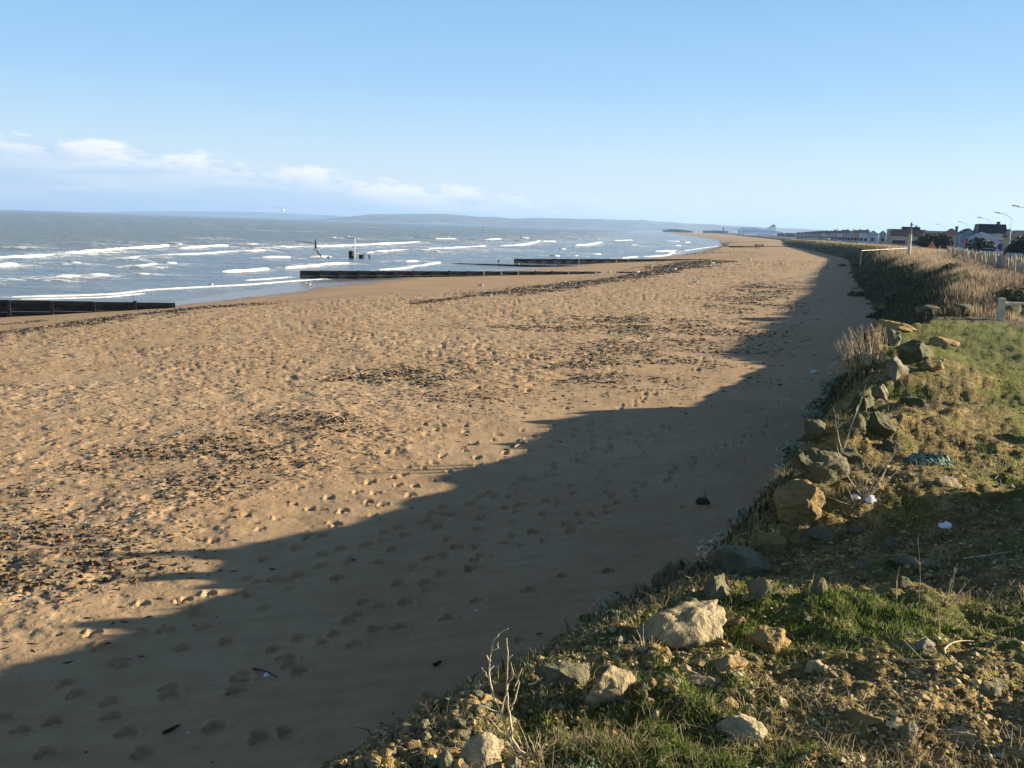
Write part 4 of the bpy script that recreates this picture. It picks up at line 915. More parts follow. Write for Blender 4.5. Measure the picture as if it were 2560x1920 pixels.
# ------------------------------------------------------------------ gulls
def gull_body(root):
    mb = MB(); mb.ell((0, 0, .22), (.20, .085, .085), 12, 8); mb.ell((.19, 0, .31), (.06, .05, .05), 10, 7); mb.tube([(.10, 0, .24), (.18, 0, .30)], [.07, .045], 8); mb.tube([(-.15, 0, .22), (-.34, 0, .20)], [.06, .015], 6); mb.build('body', m_whiteb, root, True)
    MB().tube([(.24, 0, .31), (.31, 0, .295)], [.014, .004], 6).build('beak', m_beak, root)
def gull_standing():
    root = thing('gull', '', 'gull'); gull_body(root)
    for s in (-1, 1):
        MB().ell((-.06, s*.065, .235), (.20, .03, .065), 10, 6).build('wing', m_greyb, root, True); MB().tube([(0, s*.035, .15), (0, s*.035, 0)], .008, 5).box((.025, s*.035, .005), (.06, .04, .01)).build('leg', m_beak, root)
    return root
proto = gull_standing(); first = True
G = [(S3((560, 535))[0], 'gull at the foot of the long middle groyne, close to its seaward end'), (S3((688, 525))[0], 'gull in front of the long middle groyne, second from its seaward end'), (S3((470, 597))[0], 'gull in the thin wash left of the long middle groyne'),
     (S3((1667, 607))[0], 'white gull alone on the smooth sand below the long groyne'), (S3((1725, 684))[0], 'gull on the weed line below the long groyne'), (S3((1928, 457))[0], 'gull in the shallows behind the long groyne, larger of two'), (S3((1970, 432))[0], 'gull floating between the sunken groyne and the surf-washed one'),
     (S3((2113, 440))[0], 'gull by the right end of the sunken groyne'), (S2((57, 712))[0], 'gull on the dark weed line near its left bend'), (S2((232, 655))[0], 'gull on the sand before the landward half of the long groyne'), (S2((312, 632))[0], 'gull close under the broken landward part of the long groyne'), (S2((412, 620))[0], 'gull at the post right of the gap in the long groyne'),
     (S2((655, 618))[0], 'gull where the long groyne disappears into the weed line'), (S2((768, 580))[0], 'gull on the clean sand past the long groyne end'), (S2((965, 592))[0], 'gull at the far tip of the long groyne'), (S2((1280, 543))[0], 'gull on the dry sand right of the weed line'), (S2((1590, 512))[0], 'upper gull of the pair far along the dry sand'),
     (S2((1597, 542))[0], 'lower gull of the pair far along the dry sand'), (S2((1855, 550))[0], 'gull near the tip of the dune shadow'), (S2((1890, 460))[0], 'farthest single gull on the dry sand'), (S2((1135, 707))[0], 'small gull on the trampled sand in the middle distance'), (S4((1458, 600))[0], 'gull standing in the shallow wash at the left'), (S4((2130, 597))[0], 'gull at the wash edge just before the long groyne')]
for (px, py), lab in G:
    p = upz(px, py, 1.0)
    for _ in range(6): p = upz(px, py, max(-.03, float(beach_base(np.array([p.x]), np.array([p.y]))[0])))
    o = proto if first else copy_tree(proto); first = False
    o.location = (p.x, p.y, max(p.z-.02, -.1)); o.rotation_euler = (0, 0, rnd.uniform(0, 6.28)); s = 1.15 if p.y < 150 else 1.5; o.scale = (s, s, s); tag(o, lab, 'gull', 'gulls standing about the beach and wash')
def gull_flying(label, px, py, depth, rz, bank_, span, up1, up2):
    root = thing('flying_gull', label, 'gull', at(px, py, depth)); root.rotation_euler = (bank_, 0, rz); gull_body(root)
    for s, u in ((-1, up1), (1, up2)):
        pts = [Vector((.10, s*.06, .27)), Vector((.16, s*span*.22, .27+u*.12)), Vector((.08, s*span*.36, .27+u*.16)), Vector((-.08, s*span*.5, .27+u*.10))]; ch = [.20, .17, .12, .02]
        vs = []; 
        for q, c_ in zip(pts, ch): vs += [q, q-Vector((c_*1.2, 0, .0)), q-Vector((c_*.5, 0, -.02))]
        fs = []
        for k in range(3): b0 = k*3; fs += [(b0, b0+3, b0+5, b0+2), (b0+2, b0+5, b0+4, b0+1), (b0+1, b0+4, b0+3, b0)]
        wg = MB().add(vs, fs).build('wing', m_greyb, root, True); MB().add([pts[2], pts[3], pts[2]-Vector((.13, 0, 0)), pts[2]-Vector((.06, 0, -.015))], [(0, 1, 3), (3, 1, 2), (0, 2, 1)]).build('wing_tip', m_black, wg)
    return root
gull_flying('grey backed gull flying low over the water with wings raised steeply', 783, 628, 62, 2.5, 1.15, 1.35, 1.0, 1.0)
gull_flying('distant gull gliding just above the sea horizon', 709, 532, 85, -1.4, .1, 1.35, 1.3, 1.3)

# ------------------------------------------------------------------ litter, driftwood
def litter(label, px, py, w, h, name='plastic_bag', cat='litter', m=None, seed=1):
    p = hit(px, py); mpp = p.y/FPX*K; me = rock_mesh(name, m or m_white, seed, 3, (w*mpp*.5, w*mpp*.4, h*mpp*.5), 6, .28); o = link(name, me, loc=(p.x, p.y, p.z+h*mpp*.25)); o.rotation_euler = (.2, .3, seed); tag(o, label, cat); return o
litter('crumpled white plastic bag lying in the deep shade of the hollow', 2040, 1142, 28, 17, seed=3)
litter('torn white plastic caught under the grey dead twigs', 1880, 1082, 30, 12, seed=5); litter('small scrap of white plastic left of the torn one under the twigs', 1850, 1078, 22, 10, seed=6)
litter('round pale object half buried in the shaded beach', 1760, 806, 17, 10, 'buoy', 'buoy', plain('grey_white_plastic', (.55, .6, .62), .5, .1), 9)
litter('scrap of white plastic on the dark sand beside a twig', 575, 1462, 17, 9, seed=12)
litter('tiny white scrap on the shaded sand above the weeds', 1290, 1365, 10, 5, seed=13)
def driftwood(label, a, b_, r=.02, m=None):
    p, q = hit(*a), hit(*b_); root = thing('driftwood', label, 'driftwood', p); pts = stem_pts((0, 0, .02), Vector(q)-Vector(p)+Vector((0, 0, .03)), .02, 7, .06); MB().tube(pts, [r*(1-.5*k/6) for k in range(7)], 6).build('branch', m or m_stem, root)
    MB().tube([pts[3], pts[3]+Vector((rnd.gauss(0, .08), rnd.gauss(0, .08), .06))], [r*.5, r*.2], 5).build('twig', m or m_stem, root); return root
m_dkw = plain('dark_driftwood', (.05, .04, .03), .8)
driftwood('dark thin branch lying by the scrap on the shaded sand', (548, 1448), (600, 1468), .012, m_dkw)
driftwood('pale stick half in the shadow edge on the sand', (1270, 1126), (1302, 1131), .012); driftwood('bleached stick lying at the shadow tip', (1110, 968), (1132, 948), .025)
driftwood('thick black stick on the dark sand near the bottom edge', (352, 1588), (385, 1572), .022, m_dkw); driftwood('black stub of wood on the shaded sand left of the cliff edge', (936, 1665-225), (954, 1434), .022, m_dkw)
driftwood('small pale timber lying on the dry sand far off', (1525, 684), (1540, 684), .08)
driftwood('thin straw coloured stick in the grass at right', (1925, 1455-24), (2040, 1440-2), .006); driftwood('pale curved stick in the grass at the right edge', (2040, 1420), (2100, 1395), .006)
driftwood('bleached bent stick lying in the moss right of the blue green plant', (2080, 1252-40), (2180, 1200), .006)

# ------------------------------------------------------------------ houses, street, cars
m_road = plain('asphalt', (.05, .05, .052), .85, .15, .5, obj=False)
def strip(name, pts, w, z, mat):
    vs, fs = [], []
    for i, (x_, y_) in enumerate(pts):
        a = Vector(pts[max(0, i-1)]); b_ = Vector(pts[min(len(pts)-1, i+1)]); d = (b_-a).normalized(); n = Vector((-d.y, d.x))
        vs += [(x_+n.x*w/2, y_+n.y*w/2, z), (x_-n.x*w/2, y_-n.y*w/2, z)]
    for i in range(len(pts)-1): fs.append((2*i, 2*i+1, 2*i+3, 2*i+2))
    me = bpy.data.meshes.new(name); me.from_pydata(vs, [], fs); me.materials.append(mat); return link(name, me, kind='structure')
road_pts = [(36, 50), (50, 92), (66, 140), (96, 224), (130, 320), (180, 480), (250, 760)]
strip('coast_road', road_pts, 8, 4.42, m_road)
m_glass = plain('dark_window_glass', (.02, .025, .035), .15, .1); m_slate = plain('slate_roof', (.03, .032, .05), .6, .3, 1.5); m_brownroof = plain('brown_tile_roof', (.035, .024, .022), .8, .3, 1.5); m_greyroof = plain('grey_roof', (.09, .10, .12), .7, .2, 1.5); m_redroof = plain('dull_red_tile_roof', (.045, .024, .02), .8, .3, 1.5)
m_wwall = plain('white_render', (.58, .60, .62), .85, .06, .8); m_gwall = plain('grey_render', (.36, .37, .36), .85, .1, .8); m_cwall = plain('cream_render', (.62, .47, .26), .85, .1, .8); m_bwall = plain('blue_white_render', (.45, .52, .62), .85, .08, .8); m_brick = plain('brown_brick', (.20, .12, .09), .85, .3, 2.0); m_tanw = plain('tan_wall', (.42, .34, .25), .85, .1, .8)
m_blue = plain('deep_blue_paint', (.02, .04, .22), .5); m_red = plain('red_paint', (.55, .05, .03), .5, .1); m_orange = plain('orange_paint', (.7, .25, .1), .5, .1); m_frame = plain('white_frame', (.6, .6, .6), .6, .05)
YAW = -R(19)
def house(label, x0, x1, yt, ye, depth, kind='side', wall=m_gwall, roof=m_slate, base=4.3, dd=8, win=(), chim=1, name='house', yaw=YAW, door=None):
    q = at((x0+x1)/2, yt, depth); W = (x1-x0)/FPX*depth*.98; zt = q.z; ze = at((x0+x1)/2, ye, depth).z
    root = thing(name, label, 'house', (q.x, depth, base), yaw); hw, hr = ze-base, zt-base
    if kind == 'flat':
        MB().box((0, dd/2, hr/2), (W, dd, hr)).build('wall', wall, root); MB().box((0, dd/2, hr+.1), (W+.5, dd+.5, .25)).build('roof', roof, root)
    else:
        MB().box((0, dd/2, hw/2), (W, dd, hw)).build('wall', wall, root); e = .35
        if kind == 'side':                                # ridge across the view
            vs = [(-W/2-e, -e, hw), (W/2+e, -e, hw), (W/2+e, dd/2, hr), (-W/2-e, dd/2, hr), (-W/2-e, dd+e, hw), (W/2+e, dd+e, hw)]
            fs = [(0, 1, 2, 3), (3, 2, 5, 4), (0, 3, 4), (1, 5, 2), (0, 4, 5, 1)]
            rf = MB().add(vs, fs).build('roof', roof, root)
        elif kind == 'front':
            vs = [(-W/2-e, -e, hw), (0, -e, hr), (W/2+e, -e, hw), (-W/2-e, dd+e, hw), (0, dd+e, hr), (W/2+e, dd+e, hw)]
            rf = MB().add(vs, [(0, 1, 4, 3), (1, 2, 5, 4), (0, 3, 5, 2), (3, 4, 5)]).build('roof', roof, root)
            MB().add([(-W/2, -.02-e, hw), (W/2, -.02-e, hw), (0, -.02-e, hr-.25)], [(0, 1, 2)]).add([(-W/2, -.02, hw), (W/2, -.02, hw), (0, -.02, hr-.25)], [(0, 2, 1)]).build('gable', wall, root)
        elif kind == 'mansard':
            t = .16*W
            vs = [(-W/2-.2, -.3, hw), (W/2+.2, -.3, hw), (W/2+.2, dd+.3, hw), (-W/2-.2, dd+.3, hw), (-W/2+.0, .9, hr), (W/2-.0, .9, hr), (W/2-.0, dd-.9, hr), (-W/2+.0, dd-.9, hr)]
            rf = MB().add(vs, [(0, 1, 5, 4), (1, 2, 6, 5), (2, 3, 7, 6), (3, 0, 4, 7), (4, 5, 6, 7), (0, 3, 2, 1)]).build('roof', roof, root)
        else:                                             # hip
            vs = [(-W/2-e, -e, hw), (W/2+e, -e, hw), (W/2+e, dd+e, hw), (-W/2-e, dd+e, hw), (-W*.06, dd/2, hr), (W*.06, dd/2, hr)]
            rf = MB().add(vs, [(0, 1, 5, 4), (1, 2, 5), (2, 3, 4, 5), (3, 0, 4), (0, 3, 2, 1)]).build('roof', roof, root)
        for c in range(chim): MB().box((W*(.3-.6*c), dd*.5, hr-.2), (.6, .6, 1.3)).box((W*(.3-.6*c), dd*.5, hr+.5), (.75, .75, .12)).build('chimney', m_brick, rf)
    for (u, v_, ww, wh) in win:                           # u across 0..1, v height 0..1 of the wall
        cx, cz = (u-.5)*W, v_*(hw if kind != 'flat' else hr); f = MB().box((cx, -.04, cz), (ww+.2, .1, wh+.2)).build('window', m_frame, root); MB().box((cx, -.10, cz), (ww, .04, wh)).build('pane', m_glass, f)
    return root
# nearest, right of the picture
h = house('house with tall dark mansard roof beside the coast road, biggest on the skyline', 2452, 2514, 560, 584, 205, 'mansard', m_gwall, m_slate, 4.3, 10, ((.15, .75, 1.2, .9), (.75, .3, 1.6, 1.3)), 1)
W0 = 5.1
MB().box((-1.6, -3.2, 1.55), (5.6, 6.0, 3.1)).add([(-4.6, -6.4, 3.1), (1.5, -6.4, 3.1), (1.5, -.2, 3.1), (-4.6, -.2, 3.1), (-2.4, -6.4, 4.5), (-2.4, -.2, 4.5)], [(0, 1, 4), (2, 3, 5), (0, 4, 5, 3), (1, 2, 5, 4), (0, 3, 2, 1)]).build('annexe', m_wwall, h)
MB().box((W0*.25, -6.27, 1.7), (2.6, .1, 2.2)).build('shop_front', m_frame, h)
mb = MB(); mb.tube([(W0*.25, -6.42, 1.75), (W0*.25, -6.34, 1.75)], .78, 16); mb.build('round_sign', m_blue, h); MB().box((-3.3, -6.28, 1.2), (.9, .1, 2.2)).build('door', m_white, h); MB().box((-.2, -6.33, 3.3), (6.4, .12, .18), 0, 0, 0, .3).build('gutter', m_greyroof, h)
MB().box((W0*.25, -6.9, .35), (2.4, .5, .5)).build('planter', m_red, h)
house('cream walled wing with dark roof touching the mansard house on its right', 2514, 2529, 572, 580, 208, 'side', m_cwall, m_slate, 4.3, 9, ((.3, .7, .5, .7),), 0)
house('pale blue white gabled house left of the mansard house', 2405, 2440, 571, 584, 215, 'front', m_bwall, m_greyroof, 4.3, 10, ((.5, .55, 1.1, 1.5), (.8, .45, .6, .8)), 0)
house('low grey flat roofed building between the pale gabled house and the mansard one', 2438, 2454, 580, 590, 222, 'flat', m_gwall, m_greyroof, 4.3, 8)
house('cream house with pyramid shaped brown roof', 2364, 2403, 571, 587, 240, 'hip', m_cwall, m_brownroof, 4.3, 10, (), 1)
house('long low house with pale panel in its blue grey roof', 2318, 2364, 577, 590, 270, 'side', m_brick, m_greyroof, 4.3, 9, ((.2, .5, 1, 1), (.6, .5, 1, 1)), 0)
house('low house with dark roof at the right edge behind the kiosk', 2528, 2575, 582, 594, 180, 'side', m_cwall, m_slate, 4.3, 9, ((.3, .5, 1.2, .8),), 0)
house('dark roofed house on the skyline at the right edge, farther back', 2548, 2590, 576, 584, 230, 'side', m_gwall, m_slate, 4.3, 9, (), 1)
house('large house with long brown roof and row of windows, behind the wooden mast', 2228, 2312, 573, 591, 330, 'side', m_gwall, m_brownroof, 4.2, 10, ((.2, .45, 2.4, 1.2), (.35, .45, 2.4, 1.2), (.7, .45, 2, 1.2)), 0)
house('tall dark roof rising behind the long brown roofed house', 2258, 2300, 567, 584, 345, 'mansard', m_bwall, m_slate, 4.2, 10, (), 1)
house('narrow tan gable end at the left side of the long brown roofed house', 2219, 2227, 575, 581, 322, 'flat', m_tanw, m_tanw, 4.2, 7, (), 0)
house('pale blue house with steep front gable in the middle of the row', 2171, 2196, 576, 586, 420, 'front', m_bwall, m_greyroof, 4.0, 9, ((.5, .5, 1.4, 1.4),), 0)
house('small house with grey gable between the pale blue one and the long brown roof', 2200, 2216, 576, 586, 400, 'front', m_gwall, m_slate, 4.0, 9, ((.5, .5, 1.3, 1.3),), 0)
names = ['dark red roofed house with a pale wall left of the pale blue house', 'house with reddish roof and small spire-like chimney in the far row', 'dark terraced house with pale gable in the far row', 'long dark roofed house at the middle of the far row', 'small dark roofed house left of the long one in the far row', 'tall dark house standing out in the left part of the far row',
         'dark house right at the foot of the tall one in the far row', 'low grey house near the left end of the far row', 'low dark house, third from the left end of the far row', 'tiny dark house, second from the left end of the far row', 'tiny dark house at the very left end of the far row', 'grey house half hidden behind the dune crest in the far row']
spec = [(2150, 2172, 575, 583, 470, 'side', m_wwall, m_redroof), (2136, 2152, 575.5, 583, 500, 'side', m_tanw, m_redroof), (2120, 2137, 576, 584, 520, 'front', m_gwall, m_slate), (2106, 2122, 575, 583, 545, 'side', m_gwall, m_slate), (2095, 2107, 577, 584, 580, 'side', m_wwall, m_brownroof), (2078, 2096, 574.5, 583, 600, 'hip', m_gwall, m_slate),
        (2066, 2080, 578, 585, 640, 'side', m_gwall, m_brownroof), (2055, 2068, 577.5, 584, 690, 'side', m_wwall, m_slate), (2042, 2056, 578, 584.5, 740, 'side', m_gwall, m_slate), (2028, 2043, 579, 585, 800, 'side', m_gwall, m_slate), (2012, 2029, 580, 585, 860, 'side', m_gwall, m_slate), (1992, 2013, 581, 586, 900, 'side', m_gwall, m_greyroof)]
for lab, (x0, x1, yt, ye, dp, kd, wl, rf_) in zip(names, spec):
    house(lab, x0, x1, yt-.5, ye-.5, dp, kd, wl, rf_, 2.8, 10, ((.25, .5, 1.3, 1.4), (.7, .5, 1.3, 1.4)), 1)
# hedge and dark trees around the houses
def tree(label, sx, yt, depth, w, base=4.2, group=None, leafm=None, name='tree'):
    q = at(sx, yt, depth); H_ = q.z-base; root = thing(name, label, 'tree', (q.x, depth, base)); MB().tube([(0, 0, 0), (.1, 0, H_*.5), (0, 0, H_*.8)], [.25, .18, .05], 7).build('trunk', m_stem, root)
    Vs, Fs = [], []
    for _ in range(420):
        d = Vector((rnd.gauss(0, 1), rnd.gauss(0, 1), rnd.gauss(0, 1))).normalized()*rnd.random()**.4; p = Vector((d.x*w/2, d.y*w/2, H_*.58+d.z*H_*.42)); p += Vector((mnoise.noise(p*.8), mnoise.noise(p*.8+Vector((9, 0, 0))), 0))*.6
        t = Vector((rnd.gauss(0, 1), rnd.gauss(0, 1), rnd.gauss(0, .6))).normalized()*.28; s_ = t.cross(Vector((rnd.gauss(0, 1), rnd.gauss(0, 1), 1))).normalized()*.22; b0 = len(Vs); Vs += [p-t, p+s_, p+t, p-s_]; Fs.append((b0, b0+1, b0+2, b0+3))
    me = bpy.data.meshes.new('crown'); me.from_pydata([v[:] for v in Vs], [], Fs); me.materials.append(leafm or m_darkleaf); link('crown', me, root)
    if group: root['group'] = group
    return root
for i, (sx, yt, dp, w) in enumerate([(2322, 583, 225, 5), (2334, 582, 228, 6), (2346, 583, 226, 5), (2356, 586, 222, 5), (2309, 588, 228, 3), (2445, 590, 200, 3.0)]):
    tree(['dark evergreen hedge tree left of the cream pyramid roofed house', 'dark small tree before the mansard house'][i == 5], sx, yt, dp, w, group='dark hedge trees left of the cream house' if i < 5 else None)
for i, (sx, yt, dp, w) in enumerate([(2560, 586, 150, 4), (2548, 584, 260, 7), (2470, 601, 190, 3)]):
    tree(['dark tree at the very right edge', 'dark tree behind the low house at the right edge', 'low dark shrub tree in front of the mansard house'][i], sx, yt, dp, w)
# street lamps with curved arms
def lamp(sx, sy, depth, lab):
    q = at(sx, sy, depth); base = 4.35; H_ = q.z-base; root = thing('street_lamp', lab, 'street lamp', (q.x+2.6, depth, base)); R_ = 2.2
    pts = [Vector((0, 0, 0)), Vector((0, 0, H_-R_))]+[Vector((-R_+R_*math.cos(a), 0, H_-R_*.62+R_*.55*math.sin(a))) for a in [R(15), R(35), R(55), R(75), R(92)]]
    MB().tube(pts, [.10, .06]+[.035]*5, 7).build('pole', m_metal, root); MB().box((-R_-.35, 0, H_-.04), (.85, .26, .13), 0, 0, 0, .12).build('lamp_head', m_metal, root)
for (sx, sy, dp, lab) in [(2538, 514, 136, 'nearest curved street lamp, at the right edge of the frame'), (2493, 531, 171, 'curved street lamp rising behind the right side of the mansard house'), (2448, 543, 210, 'curved street lamp just left of the mansard roof'), (2398, 554, 272, 'curved street lamp above the pale gabled house'), (2342, 560, 323, 'farthest small curved street lamp, above the dark hedge')]: lamp(sx, sy, dp, lab)
q = at(2279, 556, 110); r_ = thing('wooden_mast', 'tall pale weathered wooden mast standing in front of the houses', 'mast', (q.x, 110, 5.0)); MB().tube([(0, 0, -.3), (0, 0, 2.6)], [.19, .17], 8).build('lower_mast', m_railw, r_); MB().tube([(0, 0, 2.55), (.02, 0, q.z-5.0)], [.10, .08], 8).build('upper_mast', m_timberp, r_); MB().box((.05, 0, q.z-5.25), (.35, .1, .1)).build('crossbar', m_timberp, r_)
# kiosk at the right edge
q = at(2546, 640, 62); ks = thing('kiosk', 'kiosk with domed brown roof and light blue frame behind the picket fence', 'kiosk', (q.x+.9, 62, 4.6), -.3)
MB().box((0, 1.3, .95), (2.5, 2.3, 1.5)).build('wall', m_brick, ks); m_lblue = plain('light_blue_paint', (.25, .42, .55), .6, .1)
for s in (-1, 1): MB().box((s*1.3, 0, .95), (.22, .22, 1.55)).build('frame_post', m_lblue, ks)
MB().box((0, 0, 1.80), (2.9, .3, .18)).build('frame_beam', m_lblue, ks); MB().box((.1, .08, 1.05), (2.0, .1, 1.1)).build('opening', m_glass, ks)
mb = MB(); mb.ell((0, 1.2, 1.85), (1.5, 1.5, .95), 18, 10); mb.build('dome_roof', m_brownroof, ks, True)
# cars
def car(label, sx, depth, paint, yaw=YAW+math.pi, z=4.42, name='parked_car'):
    q = at(sx, 620, depth); root = thing(name, label, 'car', (q.x, depth, z), yaw); L, W_ = 4.1, 1.7
    prof = [(-2.05, .35), (-2.05, .78), (-1.9, .92), (-1.0, 1.0), (2.0, .95), (2.05, .4)]
    mb = MB(); n = len(prof); vs = [(-W_/2, a, b_) for a, b_ in prof]+[(W_/2, a, b_) for a, b_ in prof]; mb.add(vs, [tuple(range(n)), tuple(range(2*n-1, n-1, -1))]+[(i, i+n, (i+1) % n+n, (i+1) % n) for i in range(n)]); mb.build('body', paint, root)
    cab = [(-.95, .98), (-.35, 1.42), (1.2, 1.45), (1.9, .96)]; n = 4; k = .86
    vs = [(-W_/2*(1 if z_ < 1.1 else k), a, z_) for a, z_ in cab]+[(W_/2*(1 if z_ < 1.1 else k), a, z_) for a, z_ in cab]
    MB().add(vs, [tuple(range(n)), tuple(range(2*n-1, n-1, -1))]+[(i, i+n, (i+1) % n+n, (i+1) % n) for i in range(n)]).build('window_band', m_glass, root); MB().box((0, .42, 1.46), (1.35, 1.5, .05)).build('car_roof', paint, root)
    for sx_ in (-1, 1):
        for yy_ in (-1.3, 1.3): w_ = MB().tube([(sx_*.70, yy_, .32), (sx_*.88, yy_, .32)], .32, 14).build('wheel', m_black, root); MB().tube([(sx_*.885, yy_, .32), (sx_*.895, yy_, .32)], .18, 10).build('rim', m_metal, w_)
        MB().box((sx_*.6, -2.06, .72), (.32, .04, .16)).build('headlight', m_white, root); MB().box((sx_*.6, 2.06, .75), (.25, .04, .16)).build('tail_light', m_red, root)
    return root
m_cb = plain('light_blue_car_paint', (.18, .30, .42), .3, .05); m_cd = plain('dark_car_paint', (.03, .04, .06), .3, .05); m_cw = plain('white_car_paint', (.75, .75, .75), .3, .03)
car('pale blue car on the coast road, seen over the picket fence', 2386, 168, m_cb, YAW); car('dark car behind the pale blue one', 2378, 196, m_cd, YAW); car('dark blue car parked left of the pale blue one', 2361, 190, m_cd, YAW, 4.42); car('white car parked in front of the shop annexe', 2477, 180, m_cw, YAW+1.4, 4.35); car('white car far along the sea bank catching the sun', 2035, 640, m_cw, .2, 4.5)
car('small white car at the far end of the bank', 2064, 600, m_cw, .8, 4.5); car('dark car between the road sign and the white door', 2417, 185, m_cd, YAW)
r_ = thing('road_sign', 'round red road sign on a post left of the pale gabled house', 'road sign', (at(2412, 606, 175).x, 175, 4.35)); MB().tube([(0, 0, 0), (0, 0, 2.6)], .04, 6).build('post', m_metal, r_); MB().tube([(0, 0, 2.55), (0, .03, 2.55)], .45, 18).build('sign_disc', m_red, r_); MB().tube([(0, -.02, 2.55), (0, -.01, 2.55)], .2, 14).build('sign_centre', m_orange, r_)
r_ = thing('roadworks_sign', 'orange triangular sign among the dark hedge trees', 'road sign', (at(2331, 606, 160).x, 160, 4.6)); MB().prism([(-.75, 1.0), (.75, 1.0), (0, 2.3)], 0, .05).build('sign_plate', m_orange, r_); MB().tube([(0, .06, 0), (0, .06, 1.1)], .05, 6).build('post', m_metal, r_)
r_ = thing('low_barrier', 'low dark horizontal road barrier behind the picket fence', 'barrier', (at(2455, 625, 120).x, 120, 4.4), -.15); MB().box((2, 0, .85), (14, .08, .25)).build('rail', m_greyroof, r_)
for k in range(6): MB().box((-4.6+k*2.6, .08, .42), (.12, .12, .85)).build('post', m_greyroof, r_)

# ------------------------------------------------------------------ walkers
m_coat = [plain('dark_coat', (.03, .03, .04), .8), plain('brown_coat', (.06, .04, .035), .8), plain('navy_coat', (.03, .04, .08), .8), plain('grey_coat', (.08, .08, .09), .8)]; m_skin = plain('skin', (.5, .32, .24), .6); m_trou = plain('dark_trousers', (.03, .035, .05), .8); m_hair = plain('dark_hair', (.03, .02, .015), .8)
def person(label, x_, y_, z_, yaw, step, coat, h=1.72, mat=m_trou):
    s = h/1.72; root = thing('person', label, 'person', (x_, y_, z_), yaw)
    V0 = [(0, 0, .92), (0, .02, 1.15), (0, .02, 1.38), (0, .03, 1.50), (0, .02, 1.62), (0, .01, 1.69), (-.19, .02, 1.42), (-.24, -step*.3, 1.14), (-.23, -step*.5-.05, .90), (-.23, -step*.5-.07, .82), (.19, .02, 1.42), (.24, step*.3, 1.14), (.23, step*.5-.05, .90), (.23, step*.5-.07, .82), (-.10, 0, .86), (-.11, step*.45, .48), (-.11, step*.8+.02, .07), (-.11, step*.8-.14, .04), (.10, 0, .86), (.11, -step*.35, .48), (.11, -step*.8+.02, .07), (.11, -step*.8-.14, .04)]
    E_ = [(0, 1), (1, 2), (2, 3), (3, 4), (4, 5), (2, 6), (6, 7), (7, 8), (8, 9), (2, 10), (10, 11), (11, 12), (12, 13), (0, 14), (14, 15), (15, 16), (16, 17), (0, 18), (18, 19), (19, 20), (20, 21)]
    Rr = [.15, .15, .15, .06, .095, .07, .07, .05, .036, .035, .07, .05, .036, .035, .10, .065, .045, .04, .10, .065, .045, .04]
    me = bpy.data.meshes.new('body'); me.from_pydata([Vector(v)*s for v in V0], E_, []); me.materials.append(mat); o = link('body', me, root); o.modifiers.new('skin', 'SKIN')
    for i, sv in enumerate(me.skin_vertices[0].data): sv.radius = (Rr[i]*s, Rr[i]*.8*s); sv.use_root = i == 0
    o.modifiers.new('sub', 'SUBSURF').levels = 1; o.modifiers['sub'].render_levels = 1
    MB().tube([(0, .01, .74*s), (0, .01, 1.0*s), (0, .01, 1.2*s), (0, .02, 1.42*s), (0, .02, 1.5*s)], [.21*s, .19*s, .18*s, .20*s, .08*s], 12).tube([(-.2*s, .02, 1.42*s), (-.25*s, -step*.3, 1.14*s), (-.235*s, -step*.5-.04, .92*s)], [.075*s, .065*s, .05*s], 8).tube([(.2*s, .02, 1.42*s), (.25*s, step*.3, 1.14*s), (.235*s, step*.5-.04, .92*s)], [.075*s, .065*s, .05*s], 8).build('coat', coat, root, True)
    MB().ell((0, .01, 1.63*s), (.088*s, .10*s, .115*s), 12, 8).build('head', m_skin, root, True); MB().ell((0, .03, 1.665*s), (.095*s, .10*s, .10*s), 12, 8).build('hair', m_hair, root, True)
    return root
for i, (sx, lab) in enumerate([(1888, 'leftmost of the small group of walkers, in dark coat'), (1893.5, 'second walker from the left in the small group'), (1899, 'third walker in the small group, slightly shorter'), (1905.5, 'rightmost walker of the small group, a step apart')]):
    yy_ = 352+i*.6; q = at(sx, 627, yy_); person(lab, q.x, yy_, float(beach_z(np.array([q.x]), np.array([yy_]))[0]), rnd.uniform(-.4, .4), .28, m_coat[i], [1.78, 1.75, 1.62, 1.8][i])

# ------------------------------------------------------------------ ferry and harbour
m_ship = plain('ship_white', (.72, .75, .8), .5, .03); m_shipb = plain('ship_blue', (.04, .08, .22), .5, .1)
DF = 3400.; fx = at(1848, 590, DF).x; fs_ = DF/FPX
def fz(y_, x_): return (522+.032*x_-y_)*fs_+EYE
fr = thing('ferry', 'big white car ferry with blue window band and tall raked funnel, docked beyond the beach', 'ferry', (fx, DF, 0), 0)
u = lambda px: (px-1848)*fs_
MB().prism([(u(1850), 0), (u(1955), 0), (u(1958), fz(581, 1955)), (u(1944), fz(579, 1944)), (u(1846), fz(574.5, 1848))], 0, 26).build('hull', m_ship, fr)
MB().prism([(u(1849), fz(575, 1850)), (u(1943), fz(579, 1944)), (u(1938), fz(575.5, 1930)), (u(1898), fz(572.3, 1898)), (u(1853), fz(570, 1853)), (u(1850), fz(571, 1850))], 2, 24).build('superstructure', m_ship, fr)
MB().prism([(u(1854), fz(570.5, 1854)), (u(1895), fz(572.5, 1894)), (u(1893), fz(569.6, 1892)), (u(1880), fz(568.4, 1880)), (u(1860), fz(568.6, 1860))], 5, 21).build('bridge_deck', m_ship, fr)
MB().prism([(u(1915), fz(573.5, 1915)), (u(1941), fz(576, 1941)), (u(1937), fz(567.5, 1937)), (u(1934), fz(565.5, 1934)), (u(1925), fz(566, 1925))], 8, 18).build('funnel_base', m_ship, fr)
fn = MB().prism([(u(1924), fz(567.2, 1924)), (u(1939), fz(567.4, 1938)), (u(1937.5), fz(566.2, 1938)), (u(1927), fz(565.8, 1926))], 7.8, 18.2).build('funnel_band', m_shipb, fr)
